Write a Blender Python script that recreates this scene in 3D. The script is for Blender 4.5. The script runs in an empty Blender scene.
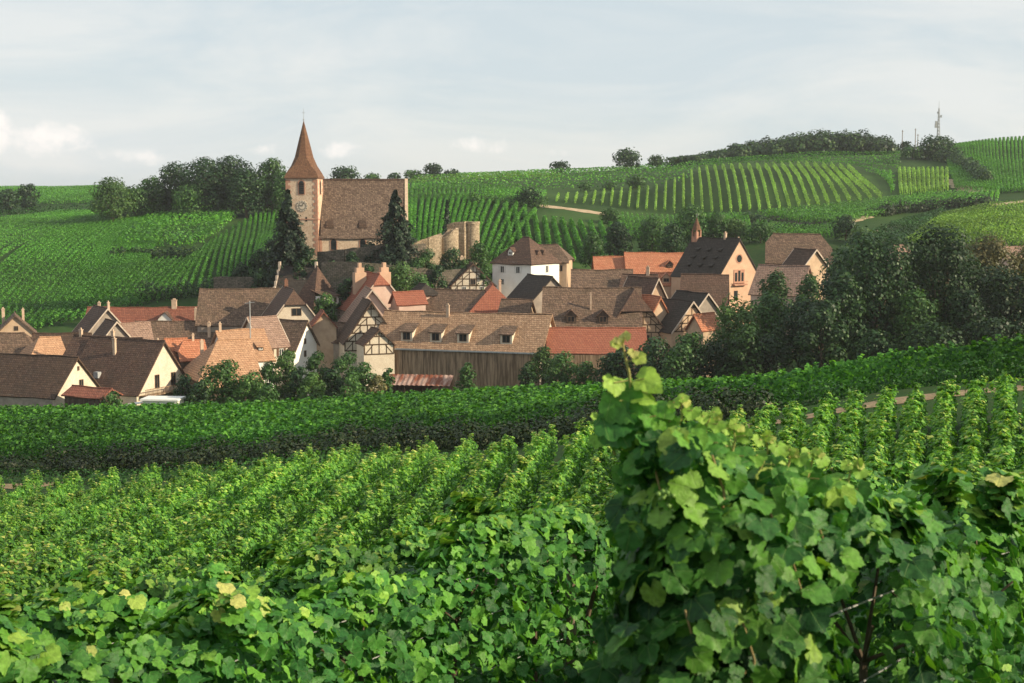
import bpy, bmesh, math, random
import numpy as np
from mathutils import Vector, Matrix
R = math.radians
random.seed(7)
rng = np.random.default_rng(7)
scene = bpy.context.scene
COL = scene.collection

# ------------------------------------------------------------ camera
F = 50.0 / 36.0 * 1024.0
PITCH = math.atan(141.5 / F)
cam_d = bpy.data.cameras.new('camera'); cam = bpy.data.objects.new('camera', cam_d); COL.objects.link(cam)
cam_d.lens = 50; cam_d.sensor_width = 36; cam_d.clip_start = 0.1; cam_d.clip_end = 12000
cam.location = (0, 0, 0); cam.rotation_euler = (R(90) - PITCH, 0, 0)
cam_d.dof.use_dof = True; cam_d.dof.focus_distance = 70; cam_d.dof.aperture_fstop = 9.0
scene.camera = cam
scene.view_settings.view_transform = 'Standard'; scene.view_settings.look = 'None'
scene.view_settings.exposure = 0.50; scene.view_settings.gamma = 1
scene.render.resolution_x = 1024; scene.render.resolution_y = 683

# ------------------------------------------------------------ light
SUN = Vector((0.865, -0.27, 0.41)).normalized()
sl = bpy.data.lights.new('sun', 'SUN'); sl.energy = 5.0; sl.angle = R(0.6); sl.color = (1.0, 0.85, 0.60)
so = bpy.data.objects.new('sun', sl); COL.objects.link(so)
so.rotation_euler = SUN.to_track_quat('Z', 'Y').to_euler()
world = bpy.data.worlds.new('World'); scene.world = world; world.use_nodes = True
wt = world.node_tree; wn = wt.nodes; wl = wt.links; wn.clear()
def N(t, nodes, **kw):
    n = nodes.new(t)
    for k, v in kw.items(): setattr(n, k, v)
    return n
out = N('ShaderNodeOutputWorld', wn); bg = N('ShaderNodeBackground', wn); bg.inputs['Strength'].default_value = 0.1
sky = N('ShaderNodeTexSky', wn, sky_type='NISHITA', sun_disc=False)
sky.sun_elevation = math.asin(SUN.z); sky.sun_rotation = math.atan2(SUN.x, SUN.y); sky.altitude = 300
tc = N('ShaderNodeTexCoord', wn)
mp = N('ShaderNodeMapping', wn); mp.inputs['Scale'].default_value = (1.2, 1.2, 7.0)
wl.new(tc.outputs['Generated'], mp.inputs['Vector'])
n1 = N('ShaderNodeTexNoise', wn); n1.inputs['Scale'].default_value = 2.2; n1.inputs['Detail'].default_value = 8; n1.inputs['Roughness'].default_value = 0.55; n1.inputs['Distortion'].default_value = .4
wl.new(mp.outputs[0], n1.inputs['Vector'])
cr = N('ShaderNodeValToRGB', wn)
cr.color_ramp.elements[0].position = 0.30; cr.color_ramp.elements[0].color = (0.82, 0.82, 0.82, 1)
cr.color_ramp.elements[1].position = 0.66; cr.color_ramp.elements[1].color = (0.97, 0.97, 0.97, 1)
wl.new(n1.outputs['Fac'], cr.inputs['Fac'])
# thin veil colour, a little brighter towards the horizon
sep = N('ShaderNodeSeparateXYZ', wn); wl.new(tc.outputs['Generated'], sep.inputs[0])
hz = N('ShaderNodeMapRange', wn); hz.inputs['From Min'].default_value = 0.0; hz.inputs['From Max'].default_value = 0.22
wl.new(sep.outputs['Z'], hz.inputs['Value'])
n5 = N('ShaderNodeTexNoise', wn); n5.inputs['Scale'].default_value = 1.6; n5.inputs['Detail'].default_value = 9; n5.inputs['Roughness'].default_value = .6; n5.inputs['Distortion'].default_value = .8
mp5 = N('ShaderNodeMapping', wn); mp5.inputs['Scale'].default_value = (2.2, 2.2, 9); mp5.inputs['Location'].default_value = (5.2, 1.1, .3); wl.new(tc.outputs['Generated'], mp5.inputs['Vector']); wl.new(mp5.outputs[0], n5.inputs['Vector'])
r5 = N('ShaderNodeMapRange', wn); r5.inputs['From Min'].default_value = .36; r5.inputs['From Max'].default_value = .58; wl.new(n5.outputs['Fac'], r5.inputs['Value'])
veil = N('ShaderNodeMixRGB', wn); veil.inputs[1].default_value = (6.1, 6.2, 6.1, 1); veil.inputs[2].default_value = (5.7, 5.95, 5.95, 1)
wl.new(hz.outputs[0], veil.inputs[0])
mx = N('ShaderNodeMixRGB', wn); wl.new(cr.outputs['Color'], mx.inputs[0]); wl.new(sky.outputs[0], mx.inputs[1])
v2 = N('ShaderNodeMixRGB', wn); v2.inputs[1].default_value = (4.7, 5.3, 5.6, 1); wl.new(r5.outputs[0], v2.inputs[0]); wl.new(veil.outputs[0], v2.inputs[2]); wl.new(v2.outputs[0], mx.inputs[2])
# low cumulus puffs near the horizon, densest on the left
mp2 = N('ShaderNodeMapping', wn); mp2.inputs['Scale'].default_value = (30, 30, 38); mp2.inputs['Location'].default_value = (3.1, 0.4, 0)
wl.new(tc.outputs['Generated'], mp2.inputs['Vector'])
n2 = N('ShaderNodeTexNoise', wn); n2.inputs['Scale'].default_value = 1.0; n2.inputs['Detail'].default_value = 9; n2.inputs['Roughness'].default_value = .62
wl.new(mp2.outputs[0], n2.inputs['Vector'])
puffs = None
def add_puff(az, el, ra, re, amp):
    # az from +Y towards +X, radius in radians
    global puffs
    dx = N('ShaderNodeMath', wn, operation='ARCTAN2'); wl.new(sep.outputs['X'], dx.inputs[0]); wl.new(sep.outputs['Y'], dx.inputs[1])
    a = N('ShaderNodeMath', wn, operation='MULTIPLY_ADD'); wl.new(dx.outputs[0], a.inputs[0]); a.inputs[1].default_value = 1 / ra; a.inputs[2].default_value = -az / ra
    e = N('ShaderNodeMath', wn, operation='MULTIPLY_ADD'); wl.new(sep.outputs['Z'], e.inputs[0]); e.inputs[1].default_value = 1 / re; e.inputs[2].default_value = -el / re
    a2 = N('ShaderNodeMath', wn, operation='POWER'); wl.new(a.outputs[0], a2.inputs[0]); a2.inputs[1].default_value = 2
    e2 = N('ShaderNodeMath', wn, operation='POWER'); wl.new(e.outputs[0], e2.inputs[0]); e2.inputs[1].default_value = 2
    s = N('ShaderNodeMath', wn, operation='ADD'); wl.new(a2.outputs[0], s.inputs[0]); wl.new(e2.outputs[0], s.inputs[1])
    f = N('ShaderNodeMath', wn, operation='MULTIPLY_ADD', use_clamp=False); wl.new(s.outputs[0], f.inputs[0]); f.inputs[1].default_value = -0.5 * amp; f.inputs[2].default_value = amp
    if puffs is None: puffs = f.outputs[0]
    else:
        m = N('ShaderNodeMath', wn, operation='MAXIMUM'); wl.new(puffs, m.inputs[0]); wl.new(f.outputs[0], m.inputs[1]); puffs = m.outputs[0]
for px, py, rx, ry, am in ((8, 134, 28, 20, .9), (75, 142, 36, 17, .8), (-60, 128, 50, 26, .9), (342, 150, 26, 11, .62), (475, 146, 38, 10, .6), (150, 158, 50, 9, .5), (552, 152, 20, 7, .55), (280, 152, 30, 8, .5)):
    add_puff((px - 512) / F, -(py - 200) / F, rx / F, ry / F, am)
add = N('ShaderNodeMath', wn, operation='ADD'); pm = N('ShaderNodeMath', wn, operation='MULTIPLY'); pm.inputs[1].default_value = .5; wl.new(puffs, pm.inputs[0]); wl.new(pm.outputs[0], add.inputs[0]); wl.new(n2.outputs['Fac'], add.inputs[1])
pr = N('ShaderNodeMapRange', wn, interpolation_type='SMOOTHSTEP'); pr.inputs['From Min'].default_value = 0.68; pr.inputs['From Max'].default_value = 0.96; pr.inputs['To Max'].default_value = .8
wl.new(add.outputs[0], pr.inputs['Value'])
mx2 = N('ShaderNodeMixRGB', wn); mx2.inputs[2].default_value = (8.2, 7.7, 7.3, 1)
wl.new(pr.outputs[0], mx2.inputs[0]); wl.new(mx.outputs[0], mx2.inputs[1])
wl.new(mx2.outputs[0], bg.inputs['Color']); wl.new(bg.outputs[0], out.inputs['Surface'])

# ------------------------------------------------------------ projection
CP, SP = math.cos(PITCH), math.sin(PITCH)
def ray(px, py):
    v = -(py - 341.5) / F
    return Vector(((px - 512) / F, CP + v * SP, -SP + v * CP))
def at(px, py, Y):
    d = ray(px, py); return d * (Y / d.y)

# ------------------------------------------------------------ terrain
YK = [-60, 0, 3.5, 6, 11, 17, 25, 45, 60, 75, 90, 120, 160, 200, 240, 270, 300, 340, 400, 470, 560, 650, 720, 900, 1500, 3000, 7000]
CK = [-700, 0, 200, 300, 400, 500, 640, 768, 900, 1024, 1800]
L0 = [6, -1.75, -2.5, -3.3, -4.1, -5.9, -8.0]; R0 = [6, -1.7, -2.35, -2.9, -3.9, -5.1, -6.4]
M0 = [6, -1.7, -2.45, -3.1, -4.05, -5.7, -7.6]
TAIL = lambda r: [r - 12, r - 40, r - 90, r - 150]
ZT_RAW = [
 L0 + [-12.0, -14.5, -15.8, -17.0, -19.2, -25, -30, -30, -27, -24, -19, -12, -6, 0, 5, 6.5] + TAIL(6.5),
 L0 + [-11.6, -14.0, -15.4, -16.8, -18.8, -24, -29.5, -30, -28.5, -27, -22, -13.5, -8, -3.2, 3.5, 6.6] + TAIL(6.5),
 L0 + [-10.8, -12.9, -14.6, -16.0, -18.4, -23.5, -28.5, -29, -27.5, -25, -17.5, -11.5, -5, 0, 5, 7.5] + TAIL(7.5),
 L0 + [-10.2, -12.1, -13.8, -15.4, -18.0, -23, -28, -27.5, -22, -11.2, -10.5, -8.5, -4, 1, 5.5, 8] + TAIL(8),
 L0 + [-9.9, -11.7, -13.2, -14.6, -17.2, -22.5, -27, -27, -20.5, -11.2, -11.5, -4.5, 1, 6, 10.5, 12] + TAIL(11),
 M0 + [-9.5, -11.2, -12.8, -14.0, -16.6, -21.8, -26, -26.5, -25, -21.5, -13.5, -4.2, 2.5, 8.5, 13, 14] + TAIL(13),
 M0 + [-8.7, -10.0, -11.5, -13.0, -15.7, -20, -24.5, -25, -24, -22, -15.5, -7.5, 2.4, 11.0, 15.8, 17] + TAIL(20),
 R0 + [-8.1, -9.3, -10.8, -12.6, -15, -19.2, -23.5, -24, -22.5, -20, -11, -4.4, 5.6, 16, 22.2, 23.6] + TAIL(25),
 R0 + [-7.6, -8.2, -9.9, -11.7, -14, -17.5, -21, -20.8, -18.5, -15, -10.0, -4.6, 3.3, 15.7, 25.3, 26.6] + TAIL(27),
 R0 + [-7.1, -7.7, -9.3, -10.9, -13, -16, -19, -17.6, -15, -11.5, -7.5, -1.2, 6, 17.5, 30.2, 32] + TAIL(30),
 R0 + [-6.4, -6.8, -7.6, -8.6, -10, -12, -14, -13, -11, -8, -3, 3, 11, 22, 33, 37] + TAIL(36),
]
DR = [-1.6, -1.6, -1.6, -1.4, -1.6, -1.8, -2.0, -3.2, -4.0, -3.6, -3.4]
NX = [(-.9,-1.2), (-.6,-.9), (-.45,-.6), (-.3,-.35), (-.15,-.2), (0,0), (0,0), (0,.1), (0,.2), (0,.2), (0,.2)]
ZT = []
VAL = [(-25.5,-31,-33,-30), (-25.5,-31,-33,-30), (-25,-30.5,-32.5,-30), (-24.5,-30,-32,-26), (-24,-29,-31.5,-25.5), (-23.5,-28,-30.5,-28), (-22,-27,-30,-27), (-21,-26,-29.5,-25.5), (-19.5,-24,-27.5,-23), (-18.3,-22.5,-26,-20), (-16,-19,-20,-16)]
for _r, _d, _n, _v in zip(ZT_RAW, DR, NX, VAL):
    _r = list(_r); _r[12:16] = _v; _r[20] += _d*.7; _r[21] += _d; _r[22] += _d
    _r[9] -= .3; _r[10] -= .65; _r[11] -= .9
    _r[3] += _n[0]*.3; _r[4] += _n[0]; _r[5] += _n[1]; _r[6] += _n[0]*.4
    ZT.append(_r)
def pchip(x, y, xi):
    x = np.asarray(x, float); y = np.asarray(y, float); h = np.diff(x); d = np.diff(y) / h
    m = np.zeros(len(x))
    for i in range(1, len(x) - 1):
        if d[i-1] * d[i] > 0:
            w1 = 2*h[i] + h[i-1]; w2 = h[i] + 2*h[i-1]
            m[i] = (w1 + w2) / (w1 / d[i-1] + w2 / d[i])
    m[0] = d[0]; m[-1] = d[-1]
    k = np.clip(np.searchsorted(x, xi) - 1, 0, len(x) - 2)
    t = (xi - x[k]) / h[k]; t2 = t*t; t3 = t2*t
    return (2*t3-3*t2+1)*y[k] + (t3-2*t2+t)*h[k]*m[k] + (-2*t3+3*t2)*y[k+1] + (t3-t2)*h[k]*m[k+1]
NQ, NU = 900, 300
# fine Y axis: q in [0,1] -> Y
def q2y(q): return -60 + 7060 * (np.expm1(4.6 * q) / math.expm1(4.6))
def y2q(y): return np.log1p((np.asarray(y) + 60) / 7060 * math.expm1(4.6)) / 4.6
YF = q2y(np.linspace(0, 1, NQ))
UK = [(c - 512) / F for c in CK]
UF = np.linspace(UK[0], UK[-1], NU)
cols = np.array([pchip(YK, z, YF) for z in ZT])
TAB = np.array([pchip(UK, cols[:, i], UF) for i in range(NQ)])      # [q,u]
# a little natural undulation
def zg(X, Y):
    X = np.asarray(X, float); Y = np.asarray(Y, float)
    u = np.clip(X / np.maximum(Y, 8), UK[0], UK[-1] - 1e-6)
    fq = np.clip(y2q(np.clip(Y, -59.9, 6990)) * (NQ - 1), 0, NQ - 1.001); fu = (u - UK[0]) / (UK[-1] - UK[0]) * (NU - 1)
    i = fq.astype(int); j = np.clip(fu.astype(int), 0, NU - 2); a = fq - i; b = fu - j
    z = (TAB[i, j]*(1-a)*(1-b) + TAB[i+1, j]*a*(1-b) + TAB[i, j+1]*(1-a)*b + TAB[i+1, j+1]*a*b)
    far = np.clip((Y - 120) / 300, 0, 1)
    return z + far * (0.35 * np.sin(X / 23.0 + 1.3) * np.cos(Y / 31.0) + .2*np.sin(X/9.1+Y/17.))
def gz(x, y): return float(zg(x, y))
def ground_hit(px, py, ymin=2.0, ymax=900):
    d = ray(px, py); Y = np.concatenate([np.arange(ymin, 60, .25), np.arange(60, ymax, .5)])
    P = np.outer(Y / d.y, np.array(d)); below = P[:, 2] < zg(P[:, 0], P[:, 1])
    k = np.argmax(below)
    if not below[k]: k = len(Y) - 1
    return np.array([P[k, 0], P[k, 1]])

# ------------------------------------------------------------ mesh helpers
def tag(o, label=None, cat=None, group=None, kind=None):
    if label: o['label'] = label
    if cat: o['category'] = cat
    if group: o['group'] = group
    if kind: o['kind'] = kind
    return o
def mesh_np(name, V, Fc, mat, parent=None, var=None, smooth=False, T=None):
    """V (n,3), Fc (m,k) one polygon size"""
    me = bpy.data.meshes.new(name)
    V = np.ascontiguousarray(V, np.float32); Fc = np.ascontiguousarray(Fc, np.int32); m, k = Fc.shape
    me.vertices.add(len(V)); me.vertices.foreach_set('co', V.ravel())
    me.loops.add(m * k); me.loops.foreach_set('vertex_index', Fc.ravel())
    me.polygons.add(m); me.polygons.foreach_set('loop_start', np.arange(0, m * k, k, dtype=np.int32))
    try: me.polygons.foreach_set('loop_total', np.full(m, k, dtype=np.int32))
    except Exception: pass
    if smooth: me.polygons.foreach_set('use_smooth', np.ones(m, dtype=bool))
    if var is not None:
        a = me.attributes.new('var', 'FLOAT', 'POINT'); a.data.foreach_set('value', np.ascontiguousarray(var, np.float32))
    if T is not None:
        a = me.attributes.new('blade', 'FLOAT_VECTOR', 'POINT'); a.data.foreach_set('vector', np.ascontiguousarray(np.tile(T, (len(V)//len(T), 1)), np.float32).ravel())
    me.update(calc_edges=True)
    me.materials.append(mat)
    o = bpy.data.objects.new(name, me); COL.objects.link(o)
    if parent: o.parent = parent
    return o
def obj(name, bm, mat, parent=None, smooth=False):
    bmesh.ops.recalc_face_normals(bm, faces=bm.faces)
    me = bpy.data.meshes.new(name); bm.to_mesh(me); bm.free(); me.materials.append(mat)
    if smooth:
        for p in me.polygons: p.use_smooth = True
    o = bpy.data.objects.new(name, me); COL.objects.link(o)
    if parent: o.parent = parent
    return o
def empty(name, loc, rz=0.0):
    o = bpy.data.objects.new(name, None); COL.objects.link(o); o.location = loc; o.rotation_euler = (0, 0, rz); o.empty_display_size = .5
    return o
def hexa(bm, pts):
    v = [bm.verts.new(p) for p in pts]
    for f in ((0,1,2,3),(7,6,5,4),(0,4,5,1),(1,5,6,2),(2,6,7,3),(3,7,4,0)): bm.faces.new([v[i] for i in f])
def box(bm, x0, x1, y0, y1, z0, z1):
    hexa(bm, [(x0,y0,z0),(x1,y0,z0),(x1,y1,z0),(x0,y1,z0),(x0,y0,z1),(x1,y0,z1),(x1,y1,z1),(x0,y1,z1)])
def bar(bm, a, b, r0, r1=None, n=6):
    a = Vector(a); b = Vector(b); r1 = r0 if r1 is None else r1
    d = (b - a).normalized(); s = d.orthogonal().normalized(); t = d.cross(s)
    A = [bm.verts.new(a + (s*math.cos(k*2*math.pi/n) + t*math.sin(k*2*math.pi/n))*r0) for k in range(n)]
    B = [bm.verts.new(b + (s*math.cos(k*2*math.pi/n) + t*math.sin(k*2*math.pi/n))*r1) for k in range(n)]
    for k in range(n): bm.faces.new((A[k], A[(k+1)%n], B[(k+1)%n], B[k]))
    bm.faces.new(A[::-1]); bm.faces.new(B)
def beam(bm, a, b, w, d0, d1, axis):
    """flat timber between two points (u,z) in a wall plane; axis maps (u, depth, z)->xyz"""
    (u0, z0), (u1, z1) = a, b; L = math.hypot(u1-u0, z1-z0)
    if L < 1e-4: return
    nx, nz = -(z1-z0)/L*w/2, (u1-u0)/L*w/2
    q = [(u0+nx, z0+nz), (u0-nx, z0-nz), (u1-nx, z1-nz), (u1+nx, z1+nz)]
    hexa(bm, [axis(u, d0, z) for u, z in q] + [axis(u, d1, z) for u, z in q])

# ------------------------------------------------------------ materials
def mat_new(name):
    m = bpy.data.materials.new(name); m.use_nodes = True; nt = m.node_tree; nt.nodes.clear()
    return m, nt.nodes, nt.links
def ramp(nodes, stops):
    c = nodes.new('ShaderNodeValToRGB'); e = c.color_ramp.elements
    while len(e) < len(stops): e.new(0.5)
    for i, (p, col) in enumerate(stops): e[i].position = p; e[i].color = (*col, 1)
    return c
def leaf_mat(name, stops, trans=0.35, rough=.5, spec=.25, mottling=1.0, veins=False):
    m, n, l = mat_new(name)
    o = n.new('ShaderNodeOutputMaterial'); a = N('ShaderNodeAttribute', n, attribute_name='var')
    c = ramp(n, stops); l.new(a.outputs['Fac'], c.inputs[0])
    g = N('ShaderNodeNewGeometry', n)
    t = N('ShaderNodeTexNoise', n); t.inputs['Scale'].default_value = 0.05 * mottling; t.inputs['Detail'].default_value = 4
    l.new(g.outputs['Position'], t.inputs['Vector'])
    mr = N('ShaderNodeMapRange', n); mr.inputs['From Min'].default_value = .35; mr.inputs['From Max'].default_value = .65; mr.inputs['To Min'].default_value = .72; mr.inputs['To Max'].default_value = 1.3
    l.new(t.outputs['Fac'], mr.inputs['Value'])
    mm = N('ShaderNodeMixRGB', n, blend_type='MULTIPLY'); mm.inputs[0].default_value = 1; l.new(c.outputs[0], mm.inputs[1]); l.new(mr.outputs[0], mm.inputs[2])
    p = N('ShaderNodeBsdfPrincipled', n); p.inputs['Roughness'].default_value = rough; p.inputs['Specular IOR Level'].default_value = spec
    if veins:
        b = N('ShaderNodeAttribute', n, attribute_name='blade'); sx = N('ShaderNodeSeparateXYZ', n); l.new(b.outputs['Vector'], sx.inputs[0])
        def mth(op, a_, b_=None, c_=None):
            q = N('ShaderNodeMath', n, operation=op)
            for i_, v_ in enumerate((a_, b_, c_)):
                if v_ is None: continue
                if isinstance(v_, (int, float)): q.inputs[i_].default_value = v_
                else: l.new(v_, q.inputs[i_])
            return q.outputs[0]
        ang = mth('ARCTAN2', sx.outputs[0], mth('ADD', sx.outputs[1], .30)); rad = mth('SQRT', mth('ADD', mth('MULTIPLY', sx.outputs[0], sx.outputs[0]), mth('POWER', mth('ADD', sx.outputs[1], .30), 2)))
        wv = mth('MULTIPLY', mth('ABSOLUTE', mth('SINE', mth('MULTIPLY', ang, 3.6))), rad)
        side = mth('ABSOLUTE', mth('SINE', mth('ADD', mth('MULTIPLY', rad, 34.0), mth('MULTIPLY', mth('ABSOLUTE', mth('SINE', mth('MULTIPLY', ang, 3.6))), -7.0))))
        vr = N('ShaderNodeMapRange', n); vr.inputs['From Min'].default_value = .012; vr.inputs['From Max'].default_value = .05; vr.inputs['To Min'].default_value = 1.0; vr.inputs['To Max'].default_value = 0; l.new(wv, vr.inputs['Value'])
        vc = N('ShaderNodeMixRGB', n); vc.inputs[2].default_value = (.22, .36, .10, 1); l.new(mth('MULTIPLY', vr.outputs[0], .5), vc.inputs[0])
        nz = N('ShaderNodeTexNoise', n); nz.inputs['Scale'].default_value = 60; nz.inputs['Detail'].default_value = 5; l.new(g.outputs['Position'], nz.inputs['Vector'])
        nr = N('ShaderNodeMapRange', n); nr.inputs['From Min'].default_value = .3; nr.inputs['From Max'].default_value = .7; nr.inputs['To Min'].default_value = .7; nr.inputs['To Max'].default_value = 1.25; l.new(nz.outputs['Fac'], nr.inputs['Value'])
        m3 = N('ShaderNodeMixRGB', n, blend_type='MULTIPLY'); m3.inputs[0].default_value = 1; l.new(mm.outputs[0], m3.inputs[1]); l.new(nr.outputs[0], m3.inputs[2]); l.new(m3.outputs[0], vc.inputs[1]); mm = vc
        bp = N('ShaderNodeBump', n); bp.inputs['Strength'].default_value = .55; bp.inputs['Distance'].default_value = .006
        l.new(mth('ADD', mth('MULTIPLY', side, .10), mth('ADD', nz.outputs['Fac'], mth('MULTIPLY', vr.outputs[0], -1.0))), bp.inputs['Height']); l.new(bp.outputs[0], p.inputs['Normal'])
    l.new(mm.outputs[0], p.inputs['Base Color'])
    tr = N('ShaderNodeBsdfTranslucent', n)
    ty = N('ShaderNodeMixRGB', n, blend_type='MULTIPLY'); ty.inputs[0].default_value = 1; ty.inputs[2].default_value = (1.3, 1.35, .45, 1)
    l.new(mm.outputs[0], ty.inputs[1]); l.new(ty.outputs[0], tr.inputs[0])
    ms = N('ShaderNodeMixShader', n); ms.inputs[0].default_value = trans
    l.new(p.outputs[0], ms.inputs[1]); l.new(tr.outputs[0], ms.inputs[2]); l.new(ms.outputs[0], o.inputs[0])
    return m
def surf(name, c1, c2, scale=1.0, rough=.85, spots=None, bump=.0, coord='Object', stretch=(1,1,1), lo=.35, hi=.65):
    m, n, l = mat_new(name)
    o = n.new('ShaderNodeOutputMaterial'); p = N('ShaderNodeBsdfPrincipled', n); p.inputs['Roughness'].default_value = rough; p.inputs['Specular IOR Level'].default_value = .2
    tc = N('ShaderNodeTexCoord', n); mp = N('ShaderNodeMapping', n); mp.inputs['Scale'].default_value = stretch
    l.new(tc.outputs[coord], mp.inputs[0])
    t = N('ShaderNodeTexNoise', n); t.inputs['Scale'].default_value = scale; t.inputs['Detail'].default_value = 6; t.inputs['Roughness'].default_value = .6
    l.new(mp.outputs[0], t.inputs['Vector'])
    c = ramp(n, [(lo, c1), (hi, c2)]); l.new(t.outputs['Fac'], c.inputs[0]); col = c.outputs[0]
    if spots:
        t2 = N('ShaderNodeTexNoise', n); t2.inputs['Scale'].default_value = scale * 9; t2.inputs['Detail'].default_value = 3
        l.new(mp.outputs[0], t2.inputs['Vector'])
        r2 = ramp(n, [(.45, (0,0,0)), (.72, (1,1,1))]); l.new(t2.outputs['Fac'], r2.inputs[0])
        x = N('ShaderNodeMixRGB', n); x.inputs[2].default_value = (*spots, 1); l.new(r2.outputs[0], x.inputs[0]); l.new(col, x.inputs[1]); col = x.outputs[0]
    l.new(col, p.inputs['Base Color'])
    if bump:
        b = N('ShaderNodeBump', n); b.inputs['Strength'].default_value = bump; b.inputs['Distance'].default_value = .1
        l.new(t.outputs['Fac'], b.inputs['Height']); l.new(b.outputs[0], p.inputs['Normal'])
    l.new(p.outputs[0], o.inputs[0]); return m
def tile_mat(name, base, alt, moss=(.10, .085, .055), contrast=.5, tw=.42, th=.30, mossy=.5):
    """clay tiles in courses: brick pattern on (x+y, z), each tile its own tone, with weathered patches"""
    m, n, l = mat_new(name)
    o = n.new('ShaderNodeOutputMaterial'); p = N('ShaderNodeBsdfPrincipled', n); p.inputs['Roughness'].default_value = .8; p.inputs['Specular IOR Level'].default_value = .2
    tc = N('ShaderNodeTexCoord', n); s = N('ShaderNodeSeparateXYZ', n); l.new(tc.outputs['Object'], s.inputs[0])
    ad = N('ShaderNodeMath', n, operation='ADD'); l.new(s.outputs[0], ad.inputs[0]); l.new(s.outputs[1], ad.inputs[1])
    cb = N('ShaderNodeCombineXYZ', n); l.new(ad.outputs[0], cb.inputs[0]); l.new(s.outputs[2], cb.inputs[1])
    b = N('ShaderNodeTexBrick', n); b.inputs['Scale'].default_value = 1; b.inputs['Brick Width'].default_value = tw; b.inputs['Row Height'].default_value = th
    b.inputs['Mortar Size'].default_value = .03; b.inputs['Mortar Smooth'].default_value = .4; b.inputs['Bias'].default_value = -.1
    b.inputs['Color1'].default_value = (*base, 1); b.inputs['Color2'].default_value = (*alt, 1); b.inputs['Mortar'].default_value = tuple(x*.42 for x in base) + (1,)
    l.new(cb.outputs[0], b.inputs['Vector'])
    t = N('ShaderNodeTexNoise', n); t.inputs['Scale'].default_value = .55; t.inputs['Detail'].default_value = 8; t.inputs['Roughness'].default_value = .7
    l.new(tc.outputs['Object'], t.inputs['Vector'])
    r = ramp(n, [(.42, (0,0,0)), (.68, (mossy,)*3)]); l.new(t.outputs['Fac'], r.inputs[0])
    x = N('ShaderNodeMixRGB', n); x.inputs[2].default_value = (*moss, 1); l.new(r.outputs[0], x.inputs[0]); l.new(b.outputs['Color'], x.inputs[1])
    t3 = N('ShaderNodeTexNoise', n); t3.inputs['Scale'].default_value = 3.2; t3.inputs['Detail'].default_value = 5; t3.inputs['Roughness'].default_value = .8
    l.new(tc.outputs['Object'], t3.inputs['Vector'])
    r3 = N('ShaderNodeMapRange', n); r3.inputs['From Min'].default_value = .3; r3.inputs['From Max'].default_value = .7; r3.inputs['To Min'].default_value = 1-contrast*1.3; r3.inputs['To Max'].default_value = 1+contrast*1.4
    l.new(t3.outputs['Fac'], r3.inputs['Value'])
    x2 = N('ShaderNodeMixRGB', n, blend_type='MULTIPLY'); x2.inputs[0].default_value = 1; l.new(x.outputs[0], x2.inputs[1]); l.new(r3.outputs[0], x2.inputs[2])
    l.new(x2.outputs[0], p.inputs['Base Color'])
    bu = N('ShaderNodeBump', n); bu.inputs['Strength'].default_value = .6; bu.inputs['Distance'].default_value = .05; l.new(b.outputs['Fac'], bu.inputs['Height']); bu.invert = True
    l.new(bu.outputs[0], p.inputs['Normal']); l.new(p.outputs[0], o.inputs[0]); return m
def plank_mat(name, c1, c2):
    return surf(name, c1, c2, scale=1.0, stretch=(3.2, 3.2, .25), bump=.3, lo=.38, hi=.62)

M = {}
VG = [(0, (.012, .040, .010)), (.45, (.035, .125, .018)), (.8, (.085, .23, .028)), (1.0, (.30, .36, .06))]
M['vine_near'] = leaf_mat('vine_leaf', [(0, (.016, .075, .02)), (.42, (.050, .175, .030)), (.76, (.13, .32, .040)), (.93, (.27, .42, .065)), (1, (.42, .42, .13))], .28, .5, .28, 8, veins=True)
M['vine_mid'] = leaf_mat('vine_leaf_mid', [(0, (.03, .10, .02)), (.45, (.09, .26, .035)), (.8, (.24, .44, .06)), (1, (.50, .52, .14))], .3, mottling=1.5)
M['vine_strip'] = leaf_mat('vine_leaf_strip', [(0, (.02, .08, .016)), (.5, (.07, .22, .032)), (1, (.18, .40, .055))], .3, mottling=1.5)
M['vine_far'] = leaf_mat('vine_far', [(0, (.035, .13, .02)), (.5, (.085, .27, .035)), (1, (.16, .38, .055))], .3, mottling=.35)
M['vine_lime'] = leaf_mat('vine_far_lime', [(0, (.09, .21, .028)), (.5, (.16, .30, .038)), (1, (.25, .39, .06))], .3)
M['vine_pale'] = leaf_mat('vine_far_pale', [(0, (.13, .28, .05)), (.5, (.24, .42, .085)), (1, (.34, .52, .13))], .3)
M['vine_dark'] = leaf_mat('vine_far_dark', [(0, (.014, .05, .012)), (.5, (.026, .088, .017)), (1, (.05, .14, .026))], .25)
M['tree_dark'] = leaf_mat('tree_leaf_dark', [(0, (.008, .026, .012)), (.5, (.020, .055, .018)), (.85, (.06, .12, .032)), (1, (.11, .17, .05))], .2)
M['tree_mid'] = leaf_mat('tree_leaf', [(0, (.022, .06, .017)), (.6, (.05, .12, .028)), (1, (.12, .22, .05))], .25)
M['tree_light'] = leaf_mat('tree_leaf_light', [(0, (.035, .08, .022)), (.6, (.07, .14, .035)), (1, (.14, .22, .06))], .3)
M['tree_gold'] = leaf_mat('tree_leaf_gold', [(0, (.06, .07, .03)), (.6, (.17, .16, .06)), (1, (.32, .24, .10))], .25)
M['conifer'] = leaf_mat('conifer_needles', [(0, (.010, .022, .014)), (.6, (.018, .038, .018)), (1, (.035, .062, .026))], .08)
M['bramble'] = leaf_mat('bramble', [(0, (.010, .022, .008)), (.6, (.018, .036, .012)), (1, (.042, .052, .018))], .1)  # very dark scrub leaf; on the bank the tone also carries its shade
M['bark'] = surf('bark', (.05, .035, .025), (.12, .09, .06), 3, stretch=(3,3,.6), bump=.5)
M['cane'] = surf('cane', (.16, .12, .05), (.30, .22, .10), 6)
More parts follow.
